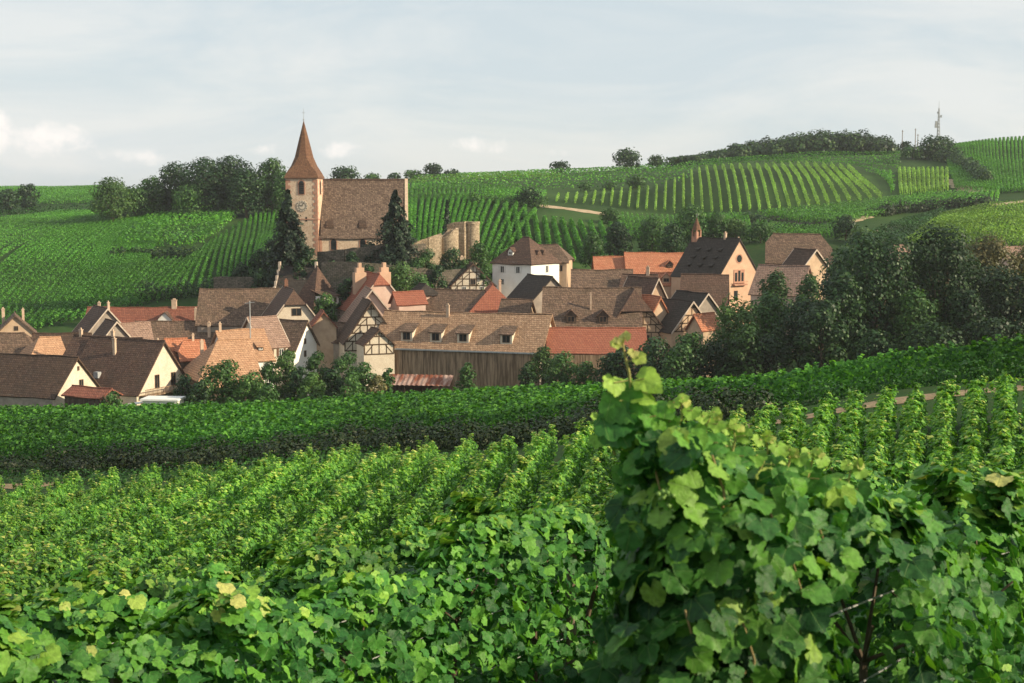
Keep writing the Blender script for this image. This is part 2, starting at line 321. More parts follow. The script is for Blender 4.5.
M['youngcane'] = surf('young_cane', (.25, .30, .08), (.38, .30, .12), 6)
M['grape'] = surf('green_grape', (.10, .20, .04), (.17, .28, .07), 30, rough=.4)
M['post'] = surf('post_wood', (.16, .12, .09), (.30, .24, .18), 4, stretch=(4,4,.5), bump=.3)
M['wire'] = surf('wire', (.25, .25, .25), (.4, .4, .4), 4, rough=.4)
M['dirt'] = surf('dirt_path', (.36, .25, .16), (.55, .42, .29), .6, coord='Object', spots=(.22, .19, .10))
M['dirt_near'] = surf('dirt_track', (.22, .14, .085), (.36, .25, .15), .7, spots=(.10, .11, .04))
M['darksoil'] = surf('dark_soil', (.018, .020, .014), (.035, .032, .02), .3)
M['plaster_cream'] = surf('plaster_cream', (.56, .47, .37), (.68, .60, .49), .7, spots=(.48, .40, .31))
M['plaster_white'] = surf('plaster_white', (.74, .71, .66), (.82, .80, .76), .6)
M['plaster_grey'] = surf('plaster_grey', (.24, .20, .17), (.36, .30, .25), .8)
M['plaster_tan'] = surf('plaster_tan', (.42, .29, .20), (.54, .39, .27), .8)
M['plaster_peach'] = surf('plaster_peach', (.46, .30, .21), (.56, .38, .27), .8, spots=(.5,.3,.2))
M['plaster_pink'] = surf('plaster_pink', (.50, .35, .29), (.58, .43, .36), .8)
M['stone_church'] = surf('church_render', (.52, .39, .28), (.66, .52, .39), .5, spots=(.42, .27, .18), bump=.2)
M['sandstone'] = surf('sandstone', (.34, .17, .12), (.46, .26, .18), 1.5)
M['rubble'] = tile_mat('rubble_stone', (.36, .27, .19), (.52, .41, .29), (.2, .17, .11), .5, .6, .32, .6)
M['rubble_dark'] = tile_mat('rubble_stone_dark', (.12, .10, .08), (.20, .165, .13), (.05, .055, .03), .5, .6, .32, .7)
M['wood_plank'] = plank_mat('weathered_planks', (.13, .085, .055), (.36, .25, .165))
M['wood_dark'] = plank_mat('dark_planks', (.05, .035, .025), (.11, .08, .06))
M['timber'] = surf('timber', (.055, .035, .022), (.10, .065, .04), 2)
M['verge'] = surf('pale_verge', (.40, .32, .26), (.55, .46, .38), 2)
M['shutter_brown'] = surf('brown_shutter', (.10, .05, .03), (.14, .075, .045), 3)
M['frame_white'] = surf('window_frame', (.62, .60, .56), (.72, .70, .66), 3, rough=.5)
M['frame_wood'] = surf('window_frame_wood', (.12, .08, .055), (.18, .12, .08), 3, rough=.6)
M['glass'] = surf('window_glass', (.012, .014, .016), (.03, .034, .038), 1, rough=.12)
M['chimney'] = surf('chimney_render', (.45, .32, .23), (.58, .44, .33), 2)
M['chimney_brick'] = tile_mat('chimney_brick', (.32, .15, .10), (.42, .22, .14), (.15, .1, .08), .3, .24, .08, .4)
M['metal'] = surf('galvanised_metal', (.28, .29, .30), (.42, .42, .42), 2, rough=.45)
M['corrugated'] = surf('rusty_sheet', (.34, .12, .07), (.62, .45, .38), .5, rough=.7, stretch=(1.6, .3, 1), lo=.42, hi=.58)
M['white_paint'] = surf('white_paint', (.74, .74, .72), (.8, .8, .78), 2, rough=.4)
M['clock'] = surf('clock_face', (.50, .42, .33), (.60, .52, .42), 2)
M['black'] = surf('black_paint', (.02, .02, .02), (.04, .04, .04), 2)
M['rubber'] = M['black']
BR = (.135, .078, .05); 
M['roof_brown'] = tile_mat('roof_brown', (.12, .076, .055), (.215, .14, .10), (.09, .07, .045), .5)
M['roof_dark'] = tile_mat('roof_dark', (.075, .045, .033), (.12, .075, .052), (.05, .04, .03), .35)
M['roof_choc'] = tile_mat('roof_choc', (.095, .055, .042), (.145, .086, .062), (.075, .055, .038), .4)
M['roof_slate'] = tile_mat('roof_slate', (.040, .032, .028), (.068, .054, .046), (.03, .028, .022), .3)
M['roof_tan'] = tile_mat('roof_tan', (.29, .175, .11), (.43, .28, .18), (.24, .15, .09), .42)
M['roof_spire'] = tile_mat('roof_spire', (.135, .068, .042), (.205, .105, .062), (.16, .09, .05), .35)
M['roof_nave'] = tile_mat('roof_nave', (.10, .066, .05), (.22, .155, .115), (.10, .07, .05), .6)
M['roof_orange'] = tile_mat('roof_orange', (.40, .145, .08), (.50, .21, .12), (.34, .17, .09), .25, mossy=.4)
M['roof_terra'] = tile_mat('roof_terra', (.40, .22, .13), (.50, .30, .185), (.34, .2, .12), .35, mossy=.7)
M['roof_red'] = tile_mat('roof_red', (.20, .07, .048), (.28, .105, .068), (.15, .07, .045), .35)
M['roof_rust'] = tile_mat('roof_rust', (.27, .09, .058), (.32, .12, .075), (.3, .12, .07), .2, mossy=.3)
M['roof_pink'] = tile_mat('roof_pink', (.27, .17, .13), (.36, .24, .185), (.25, .16, .11), .4)

# ground
def ground_mat():
    m, n, l = mat_new('vineyard_ground')
    o = n.new('ShaderNodeOutputMaterial'); p = N('ShaderNodeBsdfPrincipled', n); p.inputs['Roughness'].default_value = .95; p.inputs['Specular IOR Level'].default_value = .1
    g = N('ShaderNodeNewGeometry', n)
    t = N('ShaderNodeTexNoise', n); t.inputs['Scale'].default_value = .02; t.inputs['Detail'].default_value = 9; t.inputs['Roughness'].default_value = .62; l.new(g.outputs['Position'], t.inputs['Vector'])
    c = ramp(n, [(.33, (.014, .038, .010)), (.5, (.026, .064, .014)), (.66, (.045, .098, .02))]); l.new(t.outputs['Fac'], c.inputs[0])
    t2 = N('ShaderNodeTexNoise', n); t2.inputs['Scale'].default_value = .9; t2.inputs['Detail'].default_value = 8; t2.inputs['Roughness'].default_value = .75; l.new(g.outputs['Position'], t2.inputs['Vector'])
    r2 = ramp(n, [(.50, (0,0,0)), (.70, (.5,.5,.5))]); l.new(t2.outputs['Fac'], r2.inputs[0])
    x = N('ShaderNodeMixRGB', n); x.inputs[2].default_value = (.085, .062, .032, 1); l.new(r2.outputs[0], x.inputs[0]); l.new(c.outputs[0], x.inputs[1])
    l.new(x.outputs[0], p.inputs['Base Color'])
    b = N('ShaderNodeBump', n); b.inputs['Strength'].default_value = .5; b.inputs['Distance'].default_value = .3; l.new(t2.outputs['Fac'], b.inputs['Height']); l.new(b.outputs[0], p.inputs['Normal'])
    l.new(p.outputs[0], o.inputs[0]); return m
qs = np.linspace(0, 1, 520); ys = q2y(qs)
# denser near the camera
us = np.linspace(-1.35, 1.35, 340)
UU, YY = np.meshgrid(us, ys); XX = UU * (YY + 95)
ZZ = zg(XX, YY); V = np.stack([XX, YY, ZZ], -1).reshape(-1, 3)
i, j = np.meshgrid(np.arange(len(ys)-1), np.arange(len(us)-1), indexing='ij'); a = i*len(us)+j
Fq = np.stack([a, a+1, a+1+len(us), a+len(us)], -1).reshape(-1, 4)
g = mesh_np('ground', V, Fq, ground_mat(), smooth=True); tag(g, kind='structure')

def path_strip(name, pts, width, mat, lift=.06, label=None, world=False):
    P = [np.array(p) if world else ground_hit(*p) for p in pts]
    S = []
    for k in range(len(P)-1):
        L = np.linalg.norm(P[k+1]-P[k]); n = max(2, int(L/1.5))
        for t in np.linspace(0, 1, n, endpoint=False): S.append(P[k]*(1-t)+P[k+1]*t)
    S.append(P[-1]); S = np.array(S)
    for _ in range(6): S[1:-1] = (S[:-2]+2*S[1:-1]+S[2:])/4
    T = np.gradient(S, axis=0); T /= np.linalg.norm(T, axis=1)[:, None]; Nn = np.stack([-T[:,1], T[:,0]], 1)
    C = np.linspace(-.5, .5, 7); w = width * (1 + .18*np.sin(np.arange(len(S))*.9) + .1*np.sin(np.arange(len(S))*2.3))
    Q = S[:, None, :] + Nn[:, None, :]*(C[None, :, None]*w[:, None, None])
    Z = zg(Q[..., 0], Q[..., 1]) + lift - np.abs(C)[None, :]**3*lift*6
    V = np.concatenate([Q, Z[..., None]], -1).reshape(-1, 3)
    i, j = np.meshgrid(np.arange(len(S)-1), np.arange(6), indexing='ij'); a = i*7+j
    o = mesh_np(name, V, np.stack([a, a+1, a+8, a+7], -1).reshape(-1, 4), mat, smooth=True)
    tag(o, kind='structure'); return o
path_strip('dirt_path', [(540, 206), (575, 210), (604, 214), (612, 216)], 5.5, M['dirt'], .25)
path_strip('dirt_path', [(985, 192), (968, 189), (958, 184), (950, 180)], 7, M['dirt'], .3)
path_strip('dirt_path', [(1060, 198), (1024, 202), (990, 206)], 4, M['dirt'], .3)
path_strip('dirt_path', [(880, 233), (900, 226), (925, 220)], 4.5, M['dirt'], .3)
path_strip('dirt_path', [(838, 226), (850, 222), (868, 217)], 3.5, M['dirt'], .3)
path_strip('dirt_track', [(30, 57.5), (20.5, 56.5), (12, 56.5), (4, 57.5)], 2.2, M['dirt_near'], .08, world=True)
path_strip('dirt_track', [(-50, 84), (-36, 82), (-26, 80)], 3.5, M['dirt_near'], .08, world=True)
path_strip('fallow_soil', [(752, 218), (775, 224), (812, 226)], 16, M['darksoil'], .3)

# ------------------------------------------------------------ leaves
def frames(Nrm, spin=None):
    Nrm = Nrm / np.linalg.norm(Nrm, axis=1)[:, None]
    up = np.tile([0., 0, 1], (len(Nrm), 1)); bad = np.abs(Nrm[:, 2]) > .95; up[bad] = [0, 1, 0]
    A = np.cross(up, Nrm); A /= np.linalg.norm(A, axis=1)[:, None]; B = np.cross(Nrm, A)
    if spin is not None:
        c, s = np.cos(spin)[:, None], np.sin(spin)[:, None]; A, B = A*c + B*s, B*c - A*s
    return A, B, Nrm
QUAD = np.array([(-.5, 0, 0), (0, -.5, .06), (.5, 0, 0), (0, .5, .06)]); QF = np.array([[0, 1, 2, 3]])
KITE = np.array([(0, -.55, .0), (.48, .0, .14), (0, .5, .0), (-.48, .0, .14)]); KF = np.array([[0, 1, 2], [0, 2, 3]])
def grape_template(fine=1):
    pol = [(-90, .14), (-70, .46), (-42, .47), (-20, .55), (0, .49), (22, .58), (42, .50), (62, .55), (78, .56), (90, .64)]
    half = [(r*math.cos(math.radians(a)), r*math.sin(math.radians(a))) for a, r in pol]
    outl = half + [(-x, y) for x, y in half[-2:0:-1]]
    if fine > 1:
        o2 = []
        for k in range(len(outl)):
            (x0, y0), (x1, y1) = outl[k], outl[(k+1) % len(outl)]
            for q in range(fine):
                t = q/fine; w_ = 1.0 + (.07 if q % 2 else -.015); o2.append(((x0+(x1-x0)*t)*w_, (y0+(y1-y0)*t)*w_))
        outl = o2
    v = [(0, -.02, -.05)]
    for x, y in outl:
        r = math.hypot(x, y); v.append((x, y, .16*abs(x) - .38*r*r + .06*math.sin(9*x)+.04*math.sin(7*y+2)))
    f = [[0, k, k % len(outl) + 1] for k in range(1, len(outl)+1)]
    return np.array(v), np.array(f)
GT, GF = grape_template(2)
def leaf_geo(P, S, Nrm, spin, T, TF):
    A, B, C = frames(Nrm, spin); S = S[:, None, None]
    V = P[:, None, :] + S*(T[None, :, 0:1]*A[:, None] + T[None, :, 1:2]*B[:, None] + T[None, :, 2:3]*C[:, None])
    k = len(T); F_ = (TF[None] + (np.arange(len(P))*k)[:, None, None]).reshape(-1, TF.shape[1])
    return V.reshape(-1, 3), F_
def rnd_dir(n):
    v = rng.normal(size=(n, 3)); return v/np.linalg.norm(v, axis=1)[:, None]

def vine_points(p0, p1, per_m, hgt=1.75, base=.35, thick=.32, shoot=.35, wild=.8):
    """leaf centres, outward normals and a youth value along a row from p0 to p1"""
    p0 = np.array(p0, float); p1 = np.array(p1, float); L = np.linalg.norm(p1-p0); n = max(4, int(L*per_m))
    T = (p1-p0)/L; W = np.array([T[1], -T[0]])
    s = (np.arange(n)+rng.random(n))/n*L; ph = rng.random(6)*7
    wob = lambda s_: .5 + .25*np.sin(s_*1.9+ph[0]) + .25*np.sin(s_*4.7+ph[1])
    vigor = wob(s); H = hgt*(.9 + .14*vigor)
    u = rng.random(n); side = np.where(rng.random(n) < .5, -1., 1.)
    zt = base + (H-base)*rng.random(n)**.85
    ridge = rng.random(n) < .22
    zt = np.where(ridge, H - .12*rng.random(n), zt)
    prof = np.sqrt(np.clip(1 - ((zt-base)/(H-base)*1.0)**6, .12, 1))*np.clip(.6 + .9*(zt-base)/(H-base), 0, 1)
    t = thick*(.75 + .45*vigor)*prof
    off = np.where(ridge, (rng.random(n)*2-1)*t, side*t*(.45+.72*rng.random(n)))
    # shoots: upright tips
    ns = int(L*1.7); cs = rng.random(ns)*L; ch = shoot*(.3 + rng.random(ns)); lean = rng.normal(0, .12, ns); lat = rng.normal(0, thick*.6, ns)
    k = rng.integers(0, max(ns, 1), n); is_sh = (rng.random(n) < .2) & (ns > 0)
    f = rng.random(n)
    s = np.where(is_sh, np.clip(cs[k] + lean[k]*f + rng.normal(0, .05, n), 0, L), s)
    zt = np.where(is_sh, hgt*.95 + ch[k]*f, zt); off = np.where(is_sh, lat[k] + rng.normal(0, .05, n), off)
    X = p0[0] + T[0]*s + W[0]*off; Y = p0[1] + T[1]*s + W[1]*off
    Z = zg(p0[0]+T[0]*s, p0[1]+T[1]*s) + zt
    sg = np.sign(off)[:, None]
    Nn = np.concatenate([W[None]*sg, np.zeros((n, 1))], 1)*1.0
    Nn[:, 2] = .45 + 1.2*((zt-base)/(H-base))**3
    Nn = Nn + rnd_dir(n)*wild
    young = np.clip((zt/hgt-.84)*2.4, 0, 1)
    return np.stack([X, Y, Z], 1), Nn, young
def vine_row(name, p0, p1, per_m, size, mat, T=QUAD, TF=QF, parent=None, ybias=.25, **kw):
    P, Nn, yg = vine_points(p0, p1, per_m, **kw); n = len(P)
    S = size*(.65+.7*rng.random(n)); spin = rng.normal(0, .9, n) if len(T) > 4 else rng.random(n)*6.3
    if len(T) > 4: spin = spin + math.pi
    V, F_ = leaf_geo(P, S, Nn, spin, T, TF)
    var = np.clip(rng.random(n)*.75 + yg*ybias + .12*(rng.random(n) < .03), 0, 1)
    return mesh_np(name, V, F_, mat, parent, var=np.repeat(var, len(T)), T=T if len(T) > 4 else None, smooth=len(T) > 4)

# ---- nearest rows: parts = foliage, posts, trunks, wires
def near_row(label, cat, line, y0, y1, per_m, size, group=None, hgt=1.6, T=GT, TF=GF, posts=5.0, trunks=True, mat='vine_near', thick=.34):
    f = lambda y: (line + .53*y, y)
    p0, p1 = f(y0), f(y1); root = empty('vine_row', (p0[0], p0[1], gz(*p0)))
    tag(root, label, cat, group)
    def rel(o): o.parent = root; o.location = -root.location; return o
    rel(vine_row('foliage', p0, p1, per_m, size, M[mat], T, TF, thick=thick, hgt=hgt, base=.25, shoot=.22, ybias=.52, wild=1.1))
    d = Vector((p1[0]-p0[0], p1[1]-p0[1], 0)); L = d.length; d.normalize()
    k = .15 if y0 < 4 else 2.6
    while k < L:
        x, y = p0[0]+d.x*k, p0[1]+d.y*k; z = gz(x, y); bm = bmesh.new(); bar(bm, (x, y, z-.3), (x+.01, y+.02, z+hgt-.2), .045, .04, 7); rel(obj('post', bm, M['post'])); k += posts
    if trunks:
        k = .6
        while k < min(L, 13):
            x, y = p0[0]+d.x*k, p0[1]+d.y*k; z = gz(x, y); bm = bmesh.new(); pv = Vector((x, y, z-.1))
            for q in range(4):
                nx = Vector((x+random.uniform(-.06,.06), y+random.uniform(-.06,.06), z+.25*(q+1))); bar(bm, pv, nx, .035-.005*q, .03-.005*q, 6); pv = nx
            for q in range(5):
                e = pv + Vector((random.uniform(-.3,.3), random.uniform(-.3,.3), random.uniform(.15, .42))); bar(bm, pv, e, .009, .005, 5)
            rel(obj('trunk', bm, M['bark'])); k += 1.1
    for h in (.6, 1.0, 1.3):
        bm = bmesh.new(); n = max(2, int(L/2))
        for q in range(n):
            a, b = q*L/n, (q+1)*L/n; ax, ay = p0[0]+d.x*a, p0[1]+d.y*a; bx, by = p0[0]+d.x*b, p0[1]+d.y*b
            bar(bm, (ax, ay, gz(ax, ay)+h), (bx, by, gz(bx, by)+h), .0035, n=4)
        rel(obj('wire', bm, M['wire']))
    return root
near_row('large leafed vine row filling the bottom left foreground, bright green leaves with yellow tips', 'vine row', -5.35, 2.0, 25, 1000, .084, thick=.36)
near_row('shaded vine row running off to the right behind the blurred nearest vine', 'vine row', -1.4, 4.6, 13, 1050, .08, thick=.34, hgt=1.62)
for q in range(1, 4):
    near_row('vine row just beyond the bottom left foreground row, only its pale leaf tops showing', 'vine row', -5.35-1.95*q, max(4, 6+q*.8), 24-q*1.2, 620-q*30, .088, 'vine rows just beyond the bottom left foreground row', trunks=False)

# ---- the nearest vine, at the end of the right hand row
def nearest_vine():
    bx, by = .58, 3.75; bz = gz(bx, by)
    root = empty('grape_vine', (bx, by, bz)); tag(root, 'nearest grape vine at right of centre, big soft leaves and one long shoot', 'grape vine')
    def rel(o): o.parent = root; o.location = -root.location; return o
    # leaf mass: blobs from image positions turned into real places around the row end
    blobs = [(690, 498, 3.6, .14, .14), (650, 500, 3.7, .08, .14), (752, 522, 3.7, .14, .11), (812, 550, 3.85, .11, .09), (705, 550, 3.55, .23, .18), (765, 600, 3.65, .17, .18), (662, 575, 3.65, .11, .17),
             (700, 640, 3.5, .25, .25), (780, 670, 3.6, .17, .2), (655, 655, 3.7, .11, .2), (715, 740, 3.55, .3, .25), (645, 440, 3.65, .045, .08), (675, 440, 3.6, .045, .05), (722, 470, 3.65, .04, .045), (775, 485, 3.7, .045, .04), (835, 505, 4.0, .05, .05)]
    Ps, Ns, Ss, Vs = [], [], [], []
    for px, py, Y, rx, rz in blobs:
        c = np.array(at(px, py, Y)); n = int(2000*rx*rz/.04*.16)+36
        d = rnd_dir(n); P = c + d*np.array([rx, .22, rz])*(.5+.62*rng.random((n, 1)))
        Nn = d*np.array([1, 1.0, .7]) + rnd_dir(n)*.95 + np.array([.1, -.35, .5])
        Ps.append(P); Ns.append(Nn); Ss.append(.066*(.5+.9*rng.random(n))); Vs.append(np.clip(rng.random(n)*.78 + (d[:, 2] > .5)*.14 + (py < 500)*.05, 0, 1))
    P = np.concatenate(Ps); V, F_ = leaf_geo(P, np.concatenate(Ss), np.concatenate(Ns), rng.normal(0, .7, len(P))+math.pi, GT, GF)
    fo = rel(mesh_np('foliage', V, F_, M['vine_near'], var=np.repeat(np.concatenate(Vs), len(GT)), T=GT, smooth=True))
    # shoots
    def shoot(pts, r0, leaves, big=.09, name='shoot'):
        W = [at(*p) for p in pts]; bm = bmesh.new()
        for k in range(len(W)-1): bar(bm, W[k], W[k+1], r0*(1-k/len(W)*.7), r0*(1-(k+1)/len(W)*.7), 6)
        o = rel(obj(name, bm, M['youngcane']))
        Pl, Nl, Sl, Vl = [], [], [], []
        for (a, b, t, dx, dz, s, v) in leaves:
            c = W[a].lerp(W[b], t) + Vector((dx, -.01, dz)); Pl.append(c); Nl.append((random.uniform(-.5,.5), -.6, random.uniform(.2,.9))); Sl.append(s); Vl.append(v)
            bm = bmesh.new(); bar(bm, W[a].lerp(W[b], t), c, .0018, n=4); o2 = obj('leaf_stalk', bm, M['youngcane']); o2.parent = o
        if Pl:
            V, F_ = leaf_geo(np.array([tuple(c) for c in Pl]), np.array(Sl), np.array(Nl), rng.normal(0, 1.2, len(Pl))+math.pi, GT, GF)
            o3 = mesh_np('young_leaves', V, F_, M['vine_near'], var=np.repeat(np.array(Vl), len(GT)), T=GT, smooth=True); o3.parent = o
    shoot([(640, 430, 3.6), (635, 408, 3.58), (631, 392, 3.57), (629, 372, 3.55), (624, 352, 3.54), (622, 337, 3.53)], .0055,
          [(1, 2, .5, -.035, .0, .11, .55), (2, 3, .1, .04, -.005, .085, .9), (2, 3, .5, .035, .01, .07, .93), (2, 3, .6, -.04, -.005, .06, .92), (3, 4, .5, .03, .012, .035, .96), (3, 4, .9, .022, .006, .028, 1), (4, 5, .3, -.02, .012, .028, .97), (4, 5, .9, .006, .004, .03, 1), (4, 5, .8, -.012, .004, .024, 1), (0, 1, .5, .045, .01, .1, .7), (0, 1, .6, -.06, -.01, .12, .4), (1, 2, .1, -.055, -.03, .11, .35)])
    for (x0, y0, x1, y1, x2, y2, Y) in ((675, 440, 682, 415, 680, 398, 3.6), (730, 462, 735, 440, 733, 424, 3.65), (760, 470, 768, 450, 765, 436, 3.7), (805, 485, 812, 462, 815, 450, 3.85), (845, 495, 850, 474, 856, 462, 4.1), (615, 455, 608, 430, 603, 412, 3.75), (705, 448, 706, 428, 712, 412, 3.6), (783, 480, 790, 460, 787, 450, 3.75)):
        shoot([(x0, y0, Y), (x1, y1, Y), (x2, y2, Y)], .004, [(0, 1, .3, .03, .0, .075, .5), (0, 1, .7, -.03, .005, .06, .8), (1, 2, .2, .025, .005, .045, .85), (1, 2, .6, -.02, .008, .035, .9), (1, 2, .95, .005, .004, .03, .93), (1, 2, .8, .015, .0, .025, .98)])
    for (x, y, w, y2) in ((735, 560, 3.42, 690), (655, 470, 3.5, 560), (712, 455, 3.46, 530), (742, 620, 3.34, 700), (792, 560, 3.5, 640), (640, 590, 3.48, 680), (685, 610, 3.34, 700), (820, 530, 3.7, 600), (690, 500, 3.5, 620), (765, 500, 3.5, 560)):
        bm = bmesh.new(); a = at(x, y, w); b = at(x+8, y2, w); mid = (a+b)/2 + Vector((.02, 0, 0)); bar(bm, a, mid, .0028, .0035, 6); bar(bm, mid, b, .0035, .005, 6); rel(obj('cane', bm, M['cane']))
    for (x, y, w) in ((668, 490, 3.4), (735, 600, 3.38)):
        a = at(x, y, w); bm = bmesh.new()
        for _ in range(26):
            q = a + Vector((random.gauss(0, .012), random.gauss(0, .012), -abs(random.gauss(0, .03)))); bmesh.ops.create_icosphere(bm, subdivisions=1, radius=.0065, matrix=Matrix.Translation(q))
        rel(obj('grape_cluster', bm, M['grape'], smooth=True))
    bm = bmesh.new(); pv = Vector((bx+.15, by+.25, bz-.1))
    for q in range(5):
        nx = Vector((bx+.15+random.uniform(-.05,.05), by+.25+random.uniform(-.05,.05), bz+.25*(q+1))); bar(bm, pv, nx, .035-.004*q, .032-.004*q, 7); pv = nx
    rel(obj('trunk', bm, M['bark']))
nearest_vine()

# ---- the field below: fanned rows
def interp(px, ks, vs): return float(np.interp(px, ks, vs))
cnt = 0
xs = np.interp(np.linspace(0, 1, 37), [0, .5, 1], [-130, 590, 1130])
for px in xs:
    Yf = interp(px, [-130, 0, 256, 512, 640, 768, 1024, 1130], [78, 73, 65, 56, 51, 47, 46, 46]); xf = (px-512)/F*Yf
    th = math.radians(-12.3 + .0313*px); Yn = interp(px, [0, 500, 1024], [15, 19, 24]); dY = Yf-Yn; xn = xf - math.tan(th)*dY
    f_ = lambda t: (xf + (xn-xf)*t, Yf + (Yn-Yf)*t)
    lab = ('vine row of the right hand field, standing clear with bare dark ground beside it' if px > 740 else 'vine row of the sunlit field between the leafy foreground and the dark bank')
    grp = 'separate vine rows at the right of the near field' if px > 740 else 'vine rows of the sunlit near field'
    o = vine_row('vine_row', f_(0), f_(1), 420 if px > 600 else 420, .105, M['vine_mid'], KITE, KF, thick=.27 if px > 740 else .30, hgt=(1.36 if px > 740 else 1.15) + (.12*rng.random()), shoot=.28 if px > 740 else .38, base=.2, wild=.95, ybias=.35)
    tag(o, lab, 'vine row', grp)
# ---- strip of vines behind the dark bank
NS = 17
for k in range(NS):
    t = k/(NS-1)
    ks = [-150, 0, 256, 512, 768, 1024, 1150]; fr = [99, 95, 88, 78, 69, 64, 62]; bk = [150, 142, 130, 112, 95, 87, 84]
    Y0, Y1 = [(1-t)*interp(p, ks, fr) + t*interp(p, ks, bk) for p in (-150, 1150)]
    pts = []
    for p in (-150, 300, 700, 1150):
        Yp = (1-t)*interp(p, ks, fr) + t*interp(p, ks, bk); pts.append(((p-512)/F*Yp, Yp))
    # one bent row, built as three lengths in one mesh
    geo = [vine_points(pts[q], pts[q+1], 115-45*t if k else 160, hgt=1.75, thick=.33, shoot=.35, wild=1.0) for q in range(3)]
    P = np.concatenate([g_[0] for g_ in geo]); Nn = np.concatenate([g_[1] for g_ in geo]); yg = np.concatenate([g_[2] for g_ in geo]); n = len(P)
    V, F_ = leaf_geo(P, (.19+.08*t)*(.65+.7*rng.random(n)), Nn, rng.random(n)*6.3, KITE, KF)
    o = mesh_np('vine_row', V, F_, M['vine_strip'], var=np.repeat(np.clip(rng.random(n)*.8+yg*.25, 0, 1), 4))
    tag(o, 'front vine row above the dark bank, its shaded side towards the viewer' if k == 0 else 'vine row running across the picture behind the dark bank, below the village', 'vine row', None if k == 0 else 'vine rows running across below the village')

# ---- hedges (bushy leaf masses along a line)
def leaf_blob(c, r, n, size, up=.35, rough=.35):
    d = rnd_dir(n); rad = .72 + .36*rng.random((n, 1)) + .12*np.sin(d[:, :1]*5+d[:, 1:2]*7)
    P = np.array(c) + d*np.array(r)*rad; Nn = d*np.array([1, 1, 1]) + rnd_dir(n)*.55 + np.array([0, 0, up]); return P, Nn, size*(.6+.8*rng.random(n))
def hedge(label, pts, h, w, mat, size, dens=14, group=None, world=True, name='hedge', cat='hedge', jitter=.25, kind=None):
    P2 = [np.array(p) if world else ground_hit(*p) for p in pts]; Ps, Ns, Ss = [], [], []
    for k in range(len(P2)-1):
        L = np.linalg.norm(P2[k+1]-P2[k]); n = max(1, int(L/(w*.55)))
        for q in range(n):
            c = P2[k] + (P2[k+1]-P2[k])*(q+.5)/n + rng.normal(0, w*.15, 2); hh = h*(1-jitter+2*jitter*rng.random())
            P, Nn, S = leaf_blob((c[0], c[1], gz(*c)+hh*.45), (w*.6, w*.6, hh*.6), int(dens*w*hh*2), size); Ps.append(P); Ns.append(Nn); Ss.append(S)
    P = np.concatenate(Ps); V, F_ = leaf_geo(P, np.concatenate(Ss), np.concatenate(Ns), rng.random(len(P))*6.3, QUAD, QF)
    o = mesh_np(name, V, F_, M[mat], var=np.repeat(rng.random(len(P)), 4)); tag(o, label, cat, group, kind); return o
def fl(px, d=0):
    Yp = interp(px, [-150, 0, 256, 512, 768, 1024, 1150], [99, 95, 88, 78, 69, 64, 62]) - d; return ((px-512)/F*Yp, Yp)
hedge('lower weedy slope of the bank along the near field, its shade put into the dark leaf colour', [fl(p, 6.0) for p in (-60, 40, 150, 256, 380, 512, 640, 768)], 1.2, 2.2, 'bramble', .16, 55, name='bramble_shade_bank', cat='bank')  # second strip of dark leaves extends the bank's painted shade downwards
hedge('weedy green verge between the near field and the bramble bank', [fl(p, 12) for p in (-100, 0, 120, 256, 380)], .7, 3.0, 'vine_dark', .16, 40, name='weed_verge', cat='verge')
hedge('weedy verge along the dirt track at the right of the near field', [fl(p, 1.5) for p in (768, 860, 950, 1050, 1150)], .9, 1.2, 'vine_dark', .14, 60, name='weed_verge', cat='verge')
hedge('bramble bank running between the sunlit near field and the vines below the village, shade painted into its dark leaves', [fl(p, 2.6) for p in (40, 150, 256, 380, 512, 640, 768)], 1.45, 1.5, 'bramble', .16, 60, name='bramble_shade_bank')  # bank standing in shade; the shade is put into the leaf colour

# ------------------------------------------------------------ hillside vineyards
def parcel(label, bottom, top, nrows, mat, size=.6, per_m=5.5, hgt=1.9, thick=.45, each=True, group=None, merge_label=None, step=9.0, shoot=.2, trim=None):
    """rows joining a bottom line to a top line (image points lying on the terrain)"""
    B = [ground_hit(*p) for p in bottom]; T = [ground_hit(*p) for p in top]
    def pick(A, t):
        x = t*(len(A)-1); k = min(int(x), len(A)-2); return A[k]*(1-(x-k)) + A[k+1]*(x-k)
    allP = []
    for r in range(nrows):
        t = (r+.5)/nrows; a, b = pick(B, t), pick(T, t); L = np.linalg.norm(b-a)
        if L < 3: continue
        P, Nn, yg = vine_points(a, b, per_m, hgt=hgt, thick=thick, shoot=shoot, base=.2)
        if each:
            V, F_ = leaf_geo(P, size*(.6+.7*rng.random(len(P))), Nn, rng.random(len(P))*6.3, QUAD, QF)
            o = mesh_np('vine_row', V, F_, M[mat], var=np.repeat(np.clip(rng.random(len(P))*.85+.15*yg, 0, 1), 4)); tag(o, label, 'vine row', group)
        else: allP.append((P, Nn))
    if not each:
        P = np.concatenate([p[0] for p in allP]); Nn = np.concatenate([p[1] for p in allP])
        V, F_ = leaf_geo(P, size*(.6+.7*rng.random(len(P))), Nn, rng.random(len(P))*6.3, QUAD, QF)
        o = mesh_np('vineyard', V, F_, M[mat], var=np.repeat(rng.random(len(P)), 4)); tag(o, label, 'vineyard', kind='stuff')
